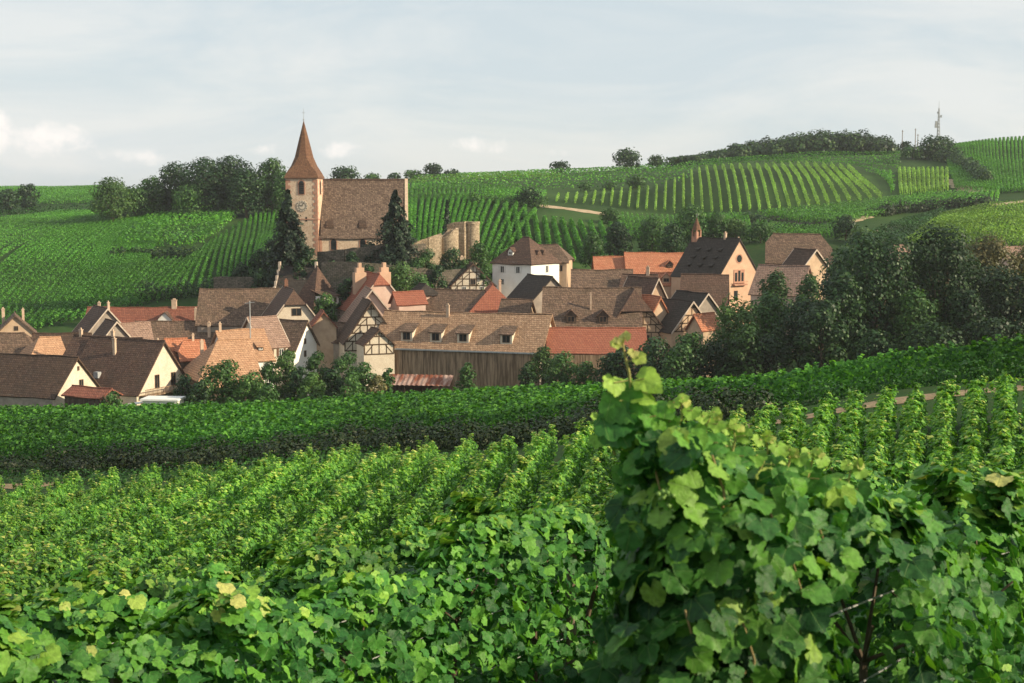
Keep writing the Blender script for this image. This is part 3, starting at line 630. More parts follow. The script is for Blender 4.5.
# left hill
parcel('vine row climbing from lower left to upper right across the left hillside', [(-150, 240), (-60, 320), (30, 333), (104, 300), (150, 262)], [(60, 214), (100, 214), (140, 214), (160, 214), (175, 214)][:5], 46, 'vine_far', .40, 20, group='slanting vine rows of the left hillside', thick=.34, hgt=1.7)
parcel('vine row of the lower left hillside above the long red roof', [(34, 331), (100, 318), (150, 305), (215, 290), (255, 266), (272, 262)], [(112, 264), (150, 263), (190, 262), (225, 236), (262, 214), (290, 214)], 32, 'vine_far', .42, 22, group='vine rows of the lower left hillside', thick=.34, hgt=1.7)
parcel('dense lateral vineyard below the treeline on the left hill', [(145, 214.5), (146, 209.5)], [(280, 211.5), (280, 203)], 7, 'vine_far', .55, 5, each=False)
parcel('dark strip of vines along the upper left hill', [(-60, 216), (-60, 209)], [(165, 211.5), (150, 205)], 6, 'vine_dark', .6, 5, each=False)
parcel('light green upper vineyard at the left edge', [(-60, 207), (0, 206), (60, 205), (110, 203)], [(-60, 188), (0, 188.5), (70, 187.8), (130, 187)], 70, 'vine_far', .7, 2.5, each=False)
parcel('bushy young vineyard on the left hillside with spotted rounded vines', [(115, 249), (150, 249), (188, 249), (212, 240)], [(150, 219), (180, 218), (215, 217), (238, 217)], 17, 'vine_far', .8, 4.0, hgt=2.6, thick=.7, each=False)
hedge('dark scrub strip in the middle of the left hillside', [(108, 259), (140, 258), (196, 257.5)], 2.6, 2.4, 'tree_dark', .6, 6, world=False, name='scrub_strip', cat='scrub')
hedge('low scrub patch at the far left of the upper hill', [(-30, 201), (20, 198)], 4, 4, 'bramble', .7, 5, world=False, name='scrub_strip', cat='scrub')
# middle hill
parcel('vine row on the slope between the church and the ruined wall', [(412, 262), (440, 262), (470, 262), (505, 262)], [(420, 199), (455, 199), (490, 201), (540, 216)], 17, 'vine_far', .46, 40, group='vine rows behind the ruined wall', thick=.42)
parcel('vine row above the white house with the hipped roof', [(508, 262), (545, 264), (590, 264), (625, 262)], [(500, 208), (540, 222), (575, 226), (615, 228)], 12, 'vine_far', .58, 50, group='vine rows above the white house', thick=.5)
parcel('smooth dark green vineyard sweeping across the middle ridge', [(412, 196), (412, 174.5)], [(690, 183), (700, 158)], 26, 'vine_far', .7, 3, each=False)
parcel('bright upper edge of the middle ridge vineyard', [(408, 186), (412, 179)], [(560, 182.5), (560, 175)], 6, 'vine_lime', .6, 3, each=False)
parcel('vineyard strip below the smooth ridge vineyard', [(400, 200), (480, 201), (540, 204)], [(402, 189), (480, 189), (548, 196)], 34, 'vine_far', .5, 6, each=False)
parcel('vineyard slope directly right of the church roof', [(400, 262), (413, 262)], [(402, 201), (418, 200)], 4, 'vine_far', .45, 12, each=False)
parcel('vineyard below the middle of the striped field', [(622, 240), (700, 238), (752, 236)], [(614, 217), (700, 219), (748, 219)], 34, 'vine_far', .45, 9, each=False)
parcel('vineyard between the striped field and the shrubs right of the chapel', [(752, 236), (800, 240), (850, 238)], [(756, 226), (810, 232), (840, 228)], 24, 'vine_far', .45, 9, each=False)
# striped hill
parcel('pale vine row of the striped field on the right hill, one of the long stripes', [(552, 203), (605, 206), (657, 212), (712, 214), (768, 213), (825, 207), (886, 199)], [(554, 199), (607, 194), (658, 190), (706, 170), (755, 168), (803, 166), (852, 169)], 35, 'vine_pale', .42, 20, hgt=2.0, thick=.28, group='stripes of the right hill vineyard')
parcel('short pale vine row beside the sandy path on the right hill', [(899, 196.5), (949, 192)], [(897, 172), (949, 172)], 11, 'vine_pale', .5, 15, hgt=2.2, thick=.5, group='short rows beside the sandy path')
parcel('vineyard corner between the striped field and the short rows', [(892, 197), (896, 175)], [(893, 175), (860, 171)], 5, 'vine_far', .6, 5, each=False)
parcel('vineyard along the crest above the striped field', [(692, 170), (700, 160)], [(900, 172), (900, 151)], 20, 'vine_far', .6, 7, each=False)
parcel('sunlit lime strip along the crest below the wood', [(640, 160), (660, 156.5)], [(850, 155), (860, 150)], 5, 'vine_lime', .7, 3, each=False)
parcel('light green vineyard wedge below the striped field', [(770, 220), (800, 224), (840, 226), (905, 212), (1000, 202)], [(755, 217), (810, 211), (870, 204), (930, 197), (1000, 193)], 60, 'vine_far', .55, 5, each=False)
parcel('dark green vineyard at the upper right corner of the hill', [(955, 190), (1000, 194), (1060, 192)], [(930, 150), (990, 142), (1060, 137)], 34, 'vine_far', .5, 9, each=False, thick=.35)
parcel('yellow green vineyard at the right edge above the trees', [(905, 246), (960, 250), (1060, 250)], [(945, 218), (985, 209), (1060, 207)], 44, 'vine_lime', .5, 6, each=False)
parcel('dark vineyard between the two dirt paths on the right', [(850, 246), (905, 246)], [(905, 224), (945, 212)], 18, 'vine_dark', .5, 6, each=False)
hedge('scrub bank between the light green wedge and the right hand path', [(870, 216), (905, 213), (950, 208), (985, 205)], 3, 4, 'bramble', .6, 6, world=False, name='scrub_strip', cat='scrub')
hedge('hedge along the right side of the sandy path', [(930, 158), (950, 163), (970, 172), (985, 185)], 4.2, 4, 'tree_dark', .7, 5, world=False)
hedge('dark hedge line above the short rows', [(700, 165), (760, 160), (800, 158)], 1.2, 1.5, 'vine_dark', .5, 6, world=False)
hedge('dark hedge beneath the striped field', [(745, 220), (780, 228), (825, 232)], 2.0, 2, 'tree_dark', .5, 6, world=False)
hedge('hedge at the foot of the left hillside beside the brown roof', [(140, 300), (180, 298), (215, 290)], 3.5, 4, 'tree_dark', .5, 6, world=False)
hedge('scrub edge along the dirt path above the castle ruin', [(470, 203), (510, 206), (545, 208)], 3, 3, 'tree_mid', .5, 6, world=False)

# ------------------------------------------------------------ trees
def tree(name, label, px, py, Y, h, w, mat='tree_mid', kind='round', n=None, size=None, group=None, trunk=None, cat='tree', world=None):
    p = at(px, py, Y) if world is None else Vector((*world, 0)); x, y = p.x, p.y; z = gz(x, y)
    root = empty(name, (x, y, z)); tag(root, label, cat, group)
    size = size or max(.28, Y/1422*2.0); Ps, Ns, Ss, var = [], [], [], []
    area = h*w; n = n or int(min(9000, 6.0*area/(size*size)))
    bm = bmesh.new(); tr = trunk or h*.028
    if kind == 'cone':
        bar(bm, (0,0,-.5), (0,0,h*.95), tr, .03, 7)
        lv = int(16 + h*.6)
        for k in range(lv):
            f = (k+.5)/lv; zc = h*(.06+.92*f); rr = w/2*(1-f)**.8*(.85+.3*random.random())
            nb = max(4, int(9*(1-f)+3))
            for q in range(nb):
                a = random.random()*6.283; L_ = rr*(.75+.4*random.random())
                m_ = max(3, int(n/(lv*nb))); t = .25+.75*rng.random(m_); 
                P = np.stack([np.cos(a)*L_*t, np.sin(a)*L_*t, zc - .35*L_*t*t + .04*h*(1-t)], 1) + rng.normal(0, .16*size+.12*rr*.5, (m_, 3))
                Ps.append(P); Ns.append(np.tile([math.cos(a)*.7, math.sin(a)*.7, .55], (m_, 1)) + rnd_dir(m_)*.6); Ss.append(size*(.6+.7*rng.random(m_))); var.append(np.clip(rng.random(m_)*.7 + .3*(t-.4), 0, 1))
            if k % 3 == 0: bar(bm, (0, 0, zc), (math.cos(k)*rr*.7, math.sin(k)*rr*.7, zc-.1*rr), tr*.25, .02, 5)
    else:
        low = .12 if kind == 'bush' else (.2 if kind == 'round' else .14)
        bar(bm, (0,0,-.5), (0.02*h, 0, h*.45), tr, tr*.6, 8)
        nb = {'bush': 9, 'round': 17, 'tall': 20}[kind]
        for k in range(nb):
            f = (k+.5)/nb; a = k*2.4 + random.random()*.8
            zc = h*(low + (.92-low)*f)
            prof = math.sin(math.pi*min(1, (.25+.72*f)))**.6 if kind != 'tall' else math.sin(math.pi*min(.98, .3+.62*f))**.5
            rr = w/2*prof*(.35+.4*random.random()); br = w*(.17+.10*random.random())*(1.0 if kind != 'tall' else .9)
            c = np.array([math.cos(a)*rr, math.sin(a)*rr, min(zc, h-br*.7)])
            bar(bm, (0.01*h, 0, h*max(.1, .42*f)), c*.92, tr*.35, tr*.1, 5)
            m_ = int(n/nb)
            P, Nn, S = leaf_blob(c, (br, br, br*(.8 if kind != 'tall' else 1.05)), m_, size); lump = rng.random()*.25
            Ps.append(P); Ns.append(Nn); Ss.append(S); var.append(np.clip(rng.random(m_)*.65 + lump, 0, 1))
        # sparse fringe and inner fill
        m_ = int(n*.16); d = rnd_dir(m_); P = np.array([0, 0, h*(.5+low/2)]) + d*np.array([w*.46, w*.46, h*(.5-low/2)])*(.5+.55*rng.random((m_, 1)))
        Ps.append(P); Ns.append(d+rnd_dir(m_)*.5); Ss.append(np.full(m_, size)*.9); var.append(rng.random(m_)*.7)
    P = np.concatenate(Ps); P[:, 2] = np.maximum(P[:, 2], .05)
    V, F_ = leaf_geo(P, np.concatenate(Ss), np.concatenate(Ns), rng.random(len(P))*6.3, QUAD, QF)
    mesh_np('crown', V, F_, M[mat], root, var=np.repeat(np.concatenate(var), 4))
    obj('trunk', bm, M['bark'], root, smooth=True)
    return root
def tree_px(name, label, px, ytop, ybase, wpx, Y, **kw):
    """height and width read off the photograph at distance Y"""
    b = at(px, ybase, Y); h = at(px, ytop, Y).z - gz(b.x, b.y); return tree(name, label, px, ybase, Y, max(h, 1.5), wpx*Y/1422, **kw)
# conifers by the church
tree_px('conifer_tree', 'tall dark conifer standing in front of the church tower', 289, 190, 268, 62, 286, mat='conifer', kind='cone', size=.5, n=13000)
tree_px('conifer_tree', 'tall dark conifer standing in front of the right end of the church roof', 396, 190, 262, 66, 286, mat='conifer', kind='cone', size=.5, n=14000)
tree_px('conifer_tree', 'slim dark conifer between the ruined wall and the church', 447, 200, 232, 16, 335, mat='conifer', kind='cone', size=.45, n=1800)
# left treeline
TL = [(112, 178, 208, 36, 'tree_light', 'pale round tree at the left end of the treeline on the left ridge'), (134, 186, 208, 30, 'tree_mid', 'lower tree beside the pale end tree of the left treeline'),
      (152, 176, 209, 26, 'tree_mid', 'narrow pointed tree rising between the low trees of the left treeline'), (176, 162, 208, 34, 'tree_dark', 'dark tree left of the highest crowns in the left treeline'),
      (190, 184, 210, 32, 'tree_mid', 'rounded tree standing in front of the left treeline'), (205, 158, 208, 44, 'tree_dark', 'broad dark tree among the highest crowns of the left treeline'),
      (232, 156, 208, 46, 'tree_dark', 'highest dark crown in the left treeline'), (216, 170, 210, 36, 'tree_light', 'pale green crown in front of the highest trees of the left treeline'),
      (246, 168, 210, 40, 'tree_dark', 'dark round tree nearest the tower in the left treeline'), (272, 158, 208, 36, 'tree_mid', 'olive tree touching the church tower on its left'), (262, 182, 210, 28, 'tree_dark', 'low dark tree under the olive tree by the church tower'),
      (166, 192, 209, 24, 'tree_dark', 'low dark bush at the foot of the left treeline'), (284, 172, 208, 26, 'tree_mid', 'tree half hidden behind the church tower')]
for k, (px, t, b, w, m_, lb) in enumerate(TL): tree_px('deciduous_tree', lb, px, t, b+3, w*1.22, 455+6*(k % 4), mat=m_, group='trees of the left ridge treeline')
tree_px('shrub', 'dark shrub on the skyline at the far left', 28, 184, 200, 28, 560, mat='tree_dark', kind='bush', cat='shrub')
tree_px('shrub', 'low shrub left of the dark skyline shrub', 8, 190, 202, 26, 540, mat='tree_dark', kind='bush', cat='shrub')
# skyline trees
for px, t, b, w, m_, lb in ((345, 166, 184, 34, 'tree_dark', 'round dark tree on the skyline just right of the church spire'), (372, 173, 184, 20, 'tree_mid', 'small tree on the skyline above the church roof'), (412, 170, 180, 22, 'tree_mid', 'low tree on the skyline right of the church roof'), (433, 163, 179, 22, 'tree_dark', 'taller tree in the small skyline clump right of the church'), (452, 169, 179, 18, 'tree_dark', 'low tree at the right end of the skyline clump'),
                        (395, 173, 182, 16, 'tree_dark', 'low tree at the left end of the skyline clump'),
                        (560, 161, 174, 22, 'tree_dark', 'lone small round tree on the skyline near the middle'), (627, 149, 170, 33, 'tree_dark', 'lone large round tree on the skyline'), (656, 155, 167, 18, 'tree_mid', 'small tree right of the lone large skyline tree'), (672, 157, 166, 18, 'tree_mid', 'shrubby tree between the small skyline tree and the wood')):
    tree_px('deciduous_tree', lb, px, t, b, w, 640, mat=m_, kind='round', size=.95)
# wood on the crest
wood = [(px, interp(px, [680, 720, 760, 800, 850, 885], [160, 146, 138, 132, 127, 135])) for px in np.linspace(684, 886, 34)]
Ps, Ns, Ss = [], [], []
for k, (px, t) in enumerate(wood):
    for row in range(2):
        Y = 640 + 14*row + random.uniform(-4, 4); b = at(px, 165, Y); z0 = gz(b.x, b.y); h = max(4, (at(px, t + random.uniform(0, 5) + (4 if row == 0 else 0), Y).z - z0)); 
        P, Nn, S = leaf_blob((b.x+random.uniform(-2, 2), Y, z0+h*.5), (4.2+random.random()*1.5, 4.5, h*.52), 420, 1.1); Ps.append(P); Ns.append(Nn); Ss.append(S)
P = np.concatenate(Ps); V, F_ = leaf_geo(P, np.concatenate(Ss), np.concatenate(Ns), rng.random(len(P))*6.3, QUAD, QF)
tag(mesh_np('wood', V, F_, M['tree_dark'], var=np.repeat(rng.random(len(P)), 4)), 'long dark wood covering the crest of the right hill', 'wood', kind='stuff')
for px, t, b, w, Y, m_, lb in ((935, 136, 170, 44, 590, 'tree_dark', 'big dark tree under the radio mast'), (912, 146, 172, 26, 590, 'tree_mid', 'tree left of the big tree under the radio mast'), (888, 158, 174, 24, 575, 'tree_mid', 'low round tree at the upper end of the striped field'), (955, 150, 172, 18, 590, 'tree_dark', 'bush right of the big tree under the radio mast'),
                            (905, 141, 158, 14, 640, 'tree_dark', 'thin tree beside the poles on the crest')):
    tree_px('deciduous_tree', lb, px, t, b, w, Y, mat=m_, size=.85)
# hedge trees mid slope
for k, (px, t, b, w, Y, m_, lb) in enumerate(((528, 188, 209, 30, 420, 'tree_dark', 'dark thicket at the left end of the path above the white house'), (585, 182, 196, 16, 480, 'tree_mid', 'first round shrub along the upper edge of the striped field'), (609, 182, 196, 17, 480, 'tree_mid', 'second round shrub along the upper edge of the striped field'), (635, 176, 193, 20, 480, 'tree_mid', 'largest round shrub along the upper edge of the striped field'), (475, 196, 206, 14, 420, 'tree_mid', 'small shrub at the top of the rows behind the ruin'),
                                           (610, 208, 222, 24, 400, 'tree_mid', 'shrub between the path and the striped field'), (618, 222, 256, 34, 345, 'tree_dark', 'leftmost tree of the belt behind the orange roofs'), (592, 232, 262, 28, 330, 'tree_mid', 'low tree right of the white house'), (652, 216, 256, 38, 345, 'tree_mid', 'wide tree in the belt behind the orange roofs'), (690, 205, 256, 38, 350, 'tree_mid', 'tallest tree in the belt behind the orange roofs'), (672, 222, 254, 28, 335, 'tree_dark', 'dark tree in front of the tallest belt tree'), (716, 212, 254, 28, 350, 'tree_mid', 'tree just behind the chapel belfry'),
                                           (735, 218, 256, 30, 350, 'tree_light', 'light tree right of the chapel belfry'), (760, 222, 262, 34, 345, 'tree_mid', 'tree between the chapel and the half hipped house'), (845, 215, 262, 30, 345, 'tree_dark', 'tree behind the half hipped house on its right'), (862, 228, 256, 26, 340, 'tree_light', 'light shrub right of the half hipped house'))):
    tree_px('deciduous_tree', lb, px, t, b, w, Y, mat=m_, kind='round' if t < 200 or w > 25 else 'bush')
# trees around the churchyard
for k, (px, t, b, w, Y, m_, lb) in enumerate(((262, 248, 276, 26, 292, 'tree_dark', 'dark bush left of the tower conifer'), (275, 238, 276, 26, 296, 'tree_dark', 'dark tree filling the slope left of the tower conifer'), (308, 246, 270, 22, 284, 'tree_dark', 'dark bush right of the tower conifer'), (352, 250, 276, 18, 284, 'tree_dark', 'bush on the churchyard slope in the middle'), (370, 240, 268, 20, 287, 'conifer', 'small dark evergreen left of the right conifer'),
                                           (425, 248, 272, 26, 284, 'tree_mid', 'bush below the ruined wall'), (452, 248, 264, 30, 298, 'tree_dark', 'bush at the foot of the round ruin'), (478, 240, 266, 28, 300, 'tree_mid', 'bush right of the ruin'), (402, 262, 292, 36, 276, 'tree_light', 'light green tree behind the stepped chimneys'), (420, 272, 300, 26, 270, 'tree_mid', 'tree behind the small grey roof'), (345, 275, 300, 26, 270, 'tree_dark', 'tree behind the tall hipped roof'), (325, 292, 318, 30, 262, 'tree_mid', 'tree under the white dormer of the tall hipped roof'),
                                           (240, 262, 284, 30, 290, 'tree_dark', 'dark bush at the foot of the left hillside'), (500, 262, 282, 24, 296, 'tree_dark', 'bush left of the white house'),
   (330, 258, 276, 20, 280, 'tree_dark', 'dark bush under the left part of the churchyard wall'), (366, 262, 280, 22, 275, 'tree_dark', 'dark bush left of the stepped chimneys'), (438, 262, 284, 24, 279, 'tree_dark', 'dark bush on the terrace wall below the ruin'), (462, 256, 274, 20, 284, 'tree_mid', 'mid green bush above the upper half timbered gable'), (416, 256, 276, 24, 281, 'tree_mid', 'green bush right of the right conifer'), (484, 262, 284, 18, 283, 'tree_mid', 'green bush between the upper half timbered gable and the white house'), (260, 268, 284, 24, 284, 'tree_dark', 'dark bush on the low stone wall'), (300, 256, 272, 20, 281, 'tree_dark', 'bush between the tower foot and the parapet roof'))):
    tree_px('shrub' if b-t < 26 else 'deciduous_tree', lb, px, t, b, w, Y, mat=m_, kind='bush' if b-t < 26 else 'round', cat='shrub' if b-t < 26 else 'tree')
# village front greenery
for k, (px, t, b, w, Y, m_, lb) in enumerate(((222, 360, 404, 52, 208, 'tree_mid', 'big bushy tree in front of the terracotta roof'), (250, 372, 402, 40, 206, 'tree_mid', 'bush right of the big tree before the terracotta roof'), (285, 348, 392, 34, 212, 'tree_light', 'yellowish tree in front of the narrow white gable'), (312, 372, 398, 30, 206, 'tree_light', 'olive bush near the white car'), (345, 352, 388, 36, 214, 'tree_mid', 'tree in front of the half timbered gable'), (362, 362, 392, 34, 208, 'tree_mid', 'bush left of the long barn'), (332, 366, 394, 26, 209, 'tree_dark', 'dark bush between the white car and the barn'), (377, 375, 394, 22, 207, 'tree_gold', 'brownish bush at the left corner of the barn'),
                                           (112, 392, 408, 22, 203, 'tree_mid', 'bush before the cream gabled house'), (200, 380, 406, 26, 205, 'tree_dark', 'dark bush right of the white shed'), (268, 384, 400, 28, 203, 'tree_mid', 'low bush before the white walls'), (467, 362, 384, 22, 219, 'tree_mid', 'round bush against the long barn wall'), (542, 346, 380, 30, 220, 'tree_light', 'yellowish tree at the right corner of the barn'), (562, 352, 380, 34, 212, 'tree_mid', 'leafy bush in front of the low red roof'), (585, 362, 380, 30, 209, 'tree_mid', 'low bush right of the leafy bush before the low red roof'), (527, 362, 382, 20, 210, 'tree_dark', 'small bush before the barn corner'),
   (316, 350, 394, 30, 215, 'tree_mid', 'slim tree right of the narrow white gable'), (298, 366, 396, 28, 209, 'tree_dark', 'dark tree at the foot of the narrow white gable'), (268, 360, 398, 26, 211, 'tree_mid', 'tree between the terracotta roof and the yellowish tree'), (388, 366, 390, 16, 212, 'tree_mid', 'narrow bush at the barn corner'), (184, 374, 404, 24, 212, 'tree_dark', 'dark bush right of the cream house balcony'), (352, 372, 396, 26, 203, 'tree_mid', 'low green bush in front of the half timbered porch'), (608, 352, 380, 28, 206, 'tree_dark', 'dark bush at the right end of the low red roof'))):
    tree_px('shrub' if b-t < 30 else 'deciduous_tree', lb, px, t, b, w, Y, mat=m_, kind='bush', size=.34, cat='shrub' if b-t < 30 else 'tree')
# big trees on the right
for k, (px, t, b, w, Y, m_, kd, lb) in enumerate(((655, 338, 378, 50, 205, 'tree_dark', 'bush', 'dark tree left of the row of big village trees'), (690, 332, 378, 46, 205, 'tree_mid', 'round', 'mid green tree below the grey gables'), (735, 298, 374, 56, 208, 'tree_light', 'tall', 'upright light green tree in front of the chapel'), (768, 290, 372, 50, 214, 'tree_mid', 'round', 'tree hiding the pink house'), (800, 298, 370, 56, 204, 'tree_dark', 'round', 'dark tree in the middle of the big village trees'),
                                           (872, 232, 366, 92, 205, 'tree_dark', 'tall', 'largest dark tree of the village, left of the tall dark tree at the right'), (938, 222, 362, 80, 208, 'tree_dark', 'tall', 'tall dark tree with pointed crown at the right'), (838, 268, 368, 56, 200, 'tree_dark', 'round', 'dark tree at the foot of the largest village tree'), (985, 232, 350, 66, 232, 'tree_gold', 'round', 'golden brown tree at the right edge'), (1030, 236, 350, 66, 234, 'tree_gold', 'round', 'golden tree cut by the right frame edge'),
                                           (1006, 268, 352, 66, 205, 'tree_dark', 'tall', 'dark tree in front of the golden brown tree'), (1058, 264, 350, 60, 205, 'tree_dark', 'tall', 'dark tree beyond the right frame edge'), (912, 290, 360, 50, 200, 'tree_mid', 'round', 'lower lighter tree between the two tall dark trees'), (965, 290, 358, 50, 200, 'tree_dark', 'round', 'lower dark tree right of the tall pointed tree'), (715, 340, 377, 44, 201, 'tree_dark', 'bush', 'dark bush below the upright light green tree'),
                                           (774, 266, 330, 40, 238, 'tree_mid', 'round', 'tree screening the left of the pink house'), (808, 270, 330, 36, 238, 'tree_mid', 'round', 'tree screening the right of the pink house'), (622, 346, 378, 36, 205, 'tree_dark', 'bush', 'dark bush right of the low red roof'), (770, 335, 374, 50, 198, 'tree_dark', 'bush', 'dark bush in front of the dark middle tree'), (870, 330, 366, 60, 196, 'tree_dark', 'bush', 'dark undergrowth below the largest village tree'), 
   (845, 246, 360, 70, 214, 'tree_dark', 'tall', 'dark tree filling the left flank of the largest village tree'), (905, 250, 360, 70, 216, 'tree_dark', 'tall', 'dark tree filling the gap between the two tall dark trees'), (975, 262, 356, 70, 214, 'tree_dark', 'tall', 'dark tree between the tall pointed tree and the golden one'), (820, 300, 372, 60, 196, 'tree_dark', 'bush', 'dark undergrowth left of the largest village tree'), (930, 322, 364, 70, 194, 'tree_dark', 'bush', 'dark undergrowth below the tall pointed tree'), (990, 318, 360, 70, 194, 'tree_dark', 'bush', 'dark undergrowth at the right edge'),
   (745, 325, 376, 50, 198, 'tree_mid', 'bush', 'mid green thicket at the foot of the upright light green tree'), (1045, 310, 356, 60, 194, 'tree_dark', 'bush', 'undergrowth beyond the right edge'), (680, 345, 379, 46, 199, 'tree_mid', 'bush', 'thicket below the dark gables'))):
    tree_px('deciduous_tree', lb, px, t, b, w, Y, mat=m_, kind=kd, size=.42)

# ------------------------------------------------------------ houses
class House:
    """gabled or hipped house; local x runs along the ridge, origin on the ground under the ridge centre"""
    def __init__(s, name, label, px, py, Y, L, W, rise, rot, roof, wall, ref=0, hip=(0, 0), ov=.45, cat='house', group=None, wall_h=None, verge=False, depth=3.0, thick=.2):
        r = R(rot); p = at(px, py, Y); c = Vector((p.x - ref*L/2*math.cos(r), p.y - ref*L/2*math.sin(r)))
        s.L, s.W, s.rise, s.hip = L, W, rise, hip; gzv = min(gz(c.x+dx, c.y+dy) for dx in (-W, 0, W) for dy in (-W, 0, W))
        s.zr = p.z - gzv; s.ze = s.zr - rise
        if s.ze < 1.5: gzv -= (2.2 - s.ze); s.zr = p.z - gzv; s.ze = s.zr - rise
        s.root = empty(name, (c.x, c.y, gzv), r); tag(s.root, label, cat, group)
        s.rooftop = None
        l2 = L/2; zb = -1.0; ze, zr = s.ze, s.zr; hl, hr = hip
        bm = bmesh.new()
        def ring(x, h):
            top = ze + rise*(1-h) - .05; hw = W*h
            return [(x, -W, zb), (x, W, zb), (x, W, ze)] + ([(x, hw, top), (x, -hw, top)] if 0 < h < 1 else ([(x, 0, zr-.05)] if h == 0 else [])) + [(x, -W, ze)]
        def face(pts): return bm.faces.new([bm.verts.new(p_) for p_ in pts])
        face(ring(-l2, hl)); face(ring(l2, hr))
        face([(-l2, -W, zb), (l2, -W, zb), (l2, -W, ze), (-l2, -W, ze)]); face([(-l2, W, zb), (l2, W, zb), (l2, W, ze), (-l2, W, ze)])
        bmesh.ops.remove_doubles(bm, verts=bm.verts, dist=.001)
        s.wall = obj('wall', bm, M[wall], s.root)
        # roof
        ovs = ov*.6; k = rise/W; We = W+ovs; zE = ze - ovs*k; up = .10
        def side(sgn, h):
            X = sgn*(l2+ (ov if h < 1 else ovs))
            if h == 0: return dict(e0=(X, -We, zE+up), e1=(X, We, zE+up), t=[(X, 0, zr+up)], inset=None)
            if h >= 1: return dict(e0=(X, -We, zE+up), e1=(X, We, zE+up), t=[], inset=(sgn*(l2 - min(W*.8, l2*.95)), 0, zr+up))
            return dict(e0=(X, -We, zE+up), e1=(X, We, zE+up), t=[(X, -W*h, ze+rise*(1-h)+up), (X, W*h, ze+rise*(1-h)+up)], inset=(sgn*(l2+ov - W*h*.75), 0, zr+up))
        Lf, Rt = side(-1, hl), side(1, hr); bm = bmesh.new()
        def ends(S, front):
            e = S['e0'] if front else S['e1']
            if S['inset'] is None: return [e, S['t'][0]]
            if not S['t']: return [e, S['inset']]
            return [e, S['t'][0 if front else 1], S['inset']]
        for fr in (True, False):
            a = ends(Lf, fr); b = ends(Rt, fr); face(a + b[::-1])
        for S in (Lf, Rt):
            if S['inset'] is None: continue
            if S['t']: face([S['t'][0], S['t'][1], S['inset']])
            else: face([S['e0'], S['e1'], S['inset']])
        bmesh.ops.remove_doubles(bm, verts=bm.verts, dist=.001); bmesh.ops.recalc_face_normals(bm, faces=bm.faces)
        if sum(f.normal.z for f in bm.faces) < 0: bmesh.ops.reverse_faces(bm, faces=bm.faces)
        # slight sag of old roofs
        bmesh.ops.subdivide_edges(bm, edges=[e for e in bm.edges if e.calc_length() > 3], cuts=5, use_grid_fill=True)
        for v in bm.verts:
            v.co.z += .05*math.sin(v.co.x*.9+px)+.04*math.sin(v.co.x*.37+py*2) - .10*(1-(v.co.x/(l2+1))**2)*(L > 9)
        bmesh.ops.solidify(bm, geom=bm.faces[:], thickness=-thick if False else thick)
        s.roof = obj('roof', bm, M[roof], s.root)
        # ridge tiles
        x0 = Lf['inset'][0] if Lf['inset'] else Lf['t'][0][0]; x1 = Rt['inset'][0] if Rt['inset'] else Rt['t'][0][0]
        bm = bmesh.new(); n = max(2, int((x1-x0)/.8))
        sag = lambda x: .05*math.sin(x*.9+px)+.04*math.sin(x*.37+py*2) - .10*(1-(x/(l2+1))**2)*(L > 9)
        for q in range(n):
            a, b = x0+(x1-x0)*q/n, x0+(x1-x0)*(q+1)/n; bar(bm, (a, 0, zr+up+.03+sag(a)), (b, 0, zr+up+.03+sag(b)), .13, .11, 6)
        obj('ridge_tiles', bm, M[roof], s.roof)
        if verge:
            for sgn, h in ((-1, hl), (1, hr)):
                if h >= 1: continue
                bm = bmesh.new(); X = sgn*(l2+ov+.03)
                for f in (-1, 1):
                    hexa(bm, [(X-.06, f*We, zE+up-.3), (X+.06, f*We, zE+up-.3), (X+.06, f*W*h, ze+rise*(1-h)+up-.25), (X-.06, f*W*h, ze+rise*(1-h)+up-.25),
                              (X-.06, f*We, zE+up+.06), (X+.06, f*We, zE+up+.06), (X+.06, f*W*h, ze+rise*(1-h)+up+.10), (X-.06, f*W*h, ze+rise*(1-h)+up+.10)])
                obj('verge_board', bm, M['verge'], s.roof)
    def axis(s, face):
        L2, W = s.L/2, s.W
        return {'F': lambda u, d, z: (u, -W-d, z), 'B': lambda u, d, z: (-u, W+d, z), 'R': lambda u, d, z: (L2+d, u, z), 'L': lambda u, d, z: (-L2-d, -u, z)}[face]
    def window(s, face, u, z, w=.9, h=1.2, shutters=None, frame='frame_white', parent=None, ax=None, lit=False, name='window'):
        ax = ax or s.axis(face); par = parent or s.root; z = z if ax is not s.axis(face) or True else z
        bm = bmesh.new(); t = .09
        for a, b in (((u-w/2, z), (u+w/2, z)), ((u-w/2, z+h), (u+w/2, z+h)), ((u-w/2, z), (u-w/2, z+h)), ((u+w/2, z), (u+w/2, z+h)), ((u, z), (u, z+h))): beam(bm, a, b, t, -.04, .06, ax)
        f = obj(name, bm, M[frame], par)
        bm = bmesh.new(); beam(bm, (u, z), (u, z+h), w, -.06, .02, ax); obj('pane', bm, M['glass'], f)
        if shutters:
            for sg in (-1, 1):
                bm = bmesh.new(); beam(bm, (u+sg*(w*.78), z-.05), (u+sg*(w*.78), z+h+.05), w*.5, .01, .07, ax); obj('shutter', bm, M[shutters], f)
        return f
    def timber(s, face, z0=None, sill=True, bays=6, low=0.0):
        """half timbering of a gable: posts, rails, braces cut to the gable"""
        ax = s.axis(face); W, ze, rise = s.W-.1, s.ze, s.rise; h = s.hip[1] if face == 'R' else s.hip[0]; topz = ze + rise*(1-h)
        hw = lambda z: W if z <= ze else W*(1-(z-ze)/rise)
        bm = bmesh.new(); rails = [ze - low]; z = ze - low
        if low: rails.append(ze)
        z = ze
        while z + 1.35 < topz - .2: z += 1.35; rails.append(z)
        if h > 0: rails.append(topz-.15)
        for zz in rails: beam(bm, (-hw(zz), zz), (hw(zz), zz), .2, -.03, .05, ax)
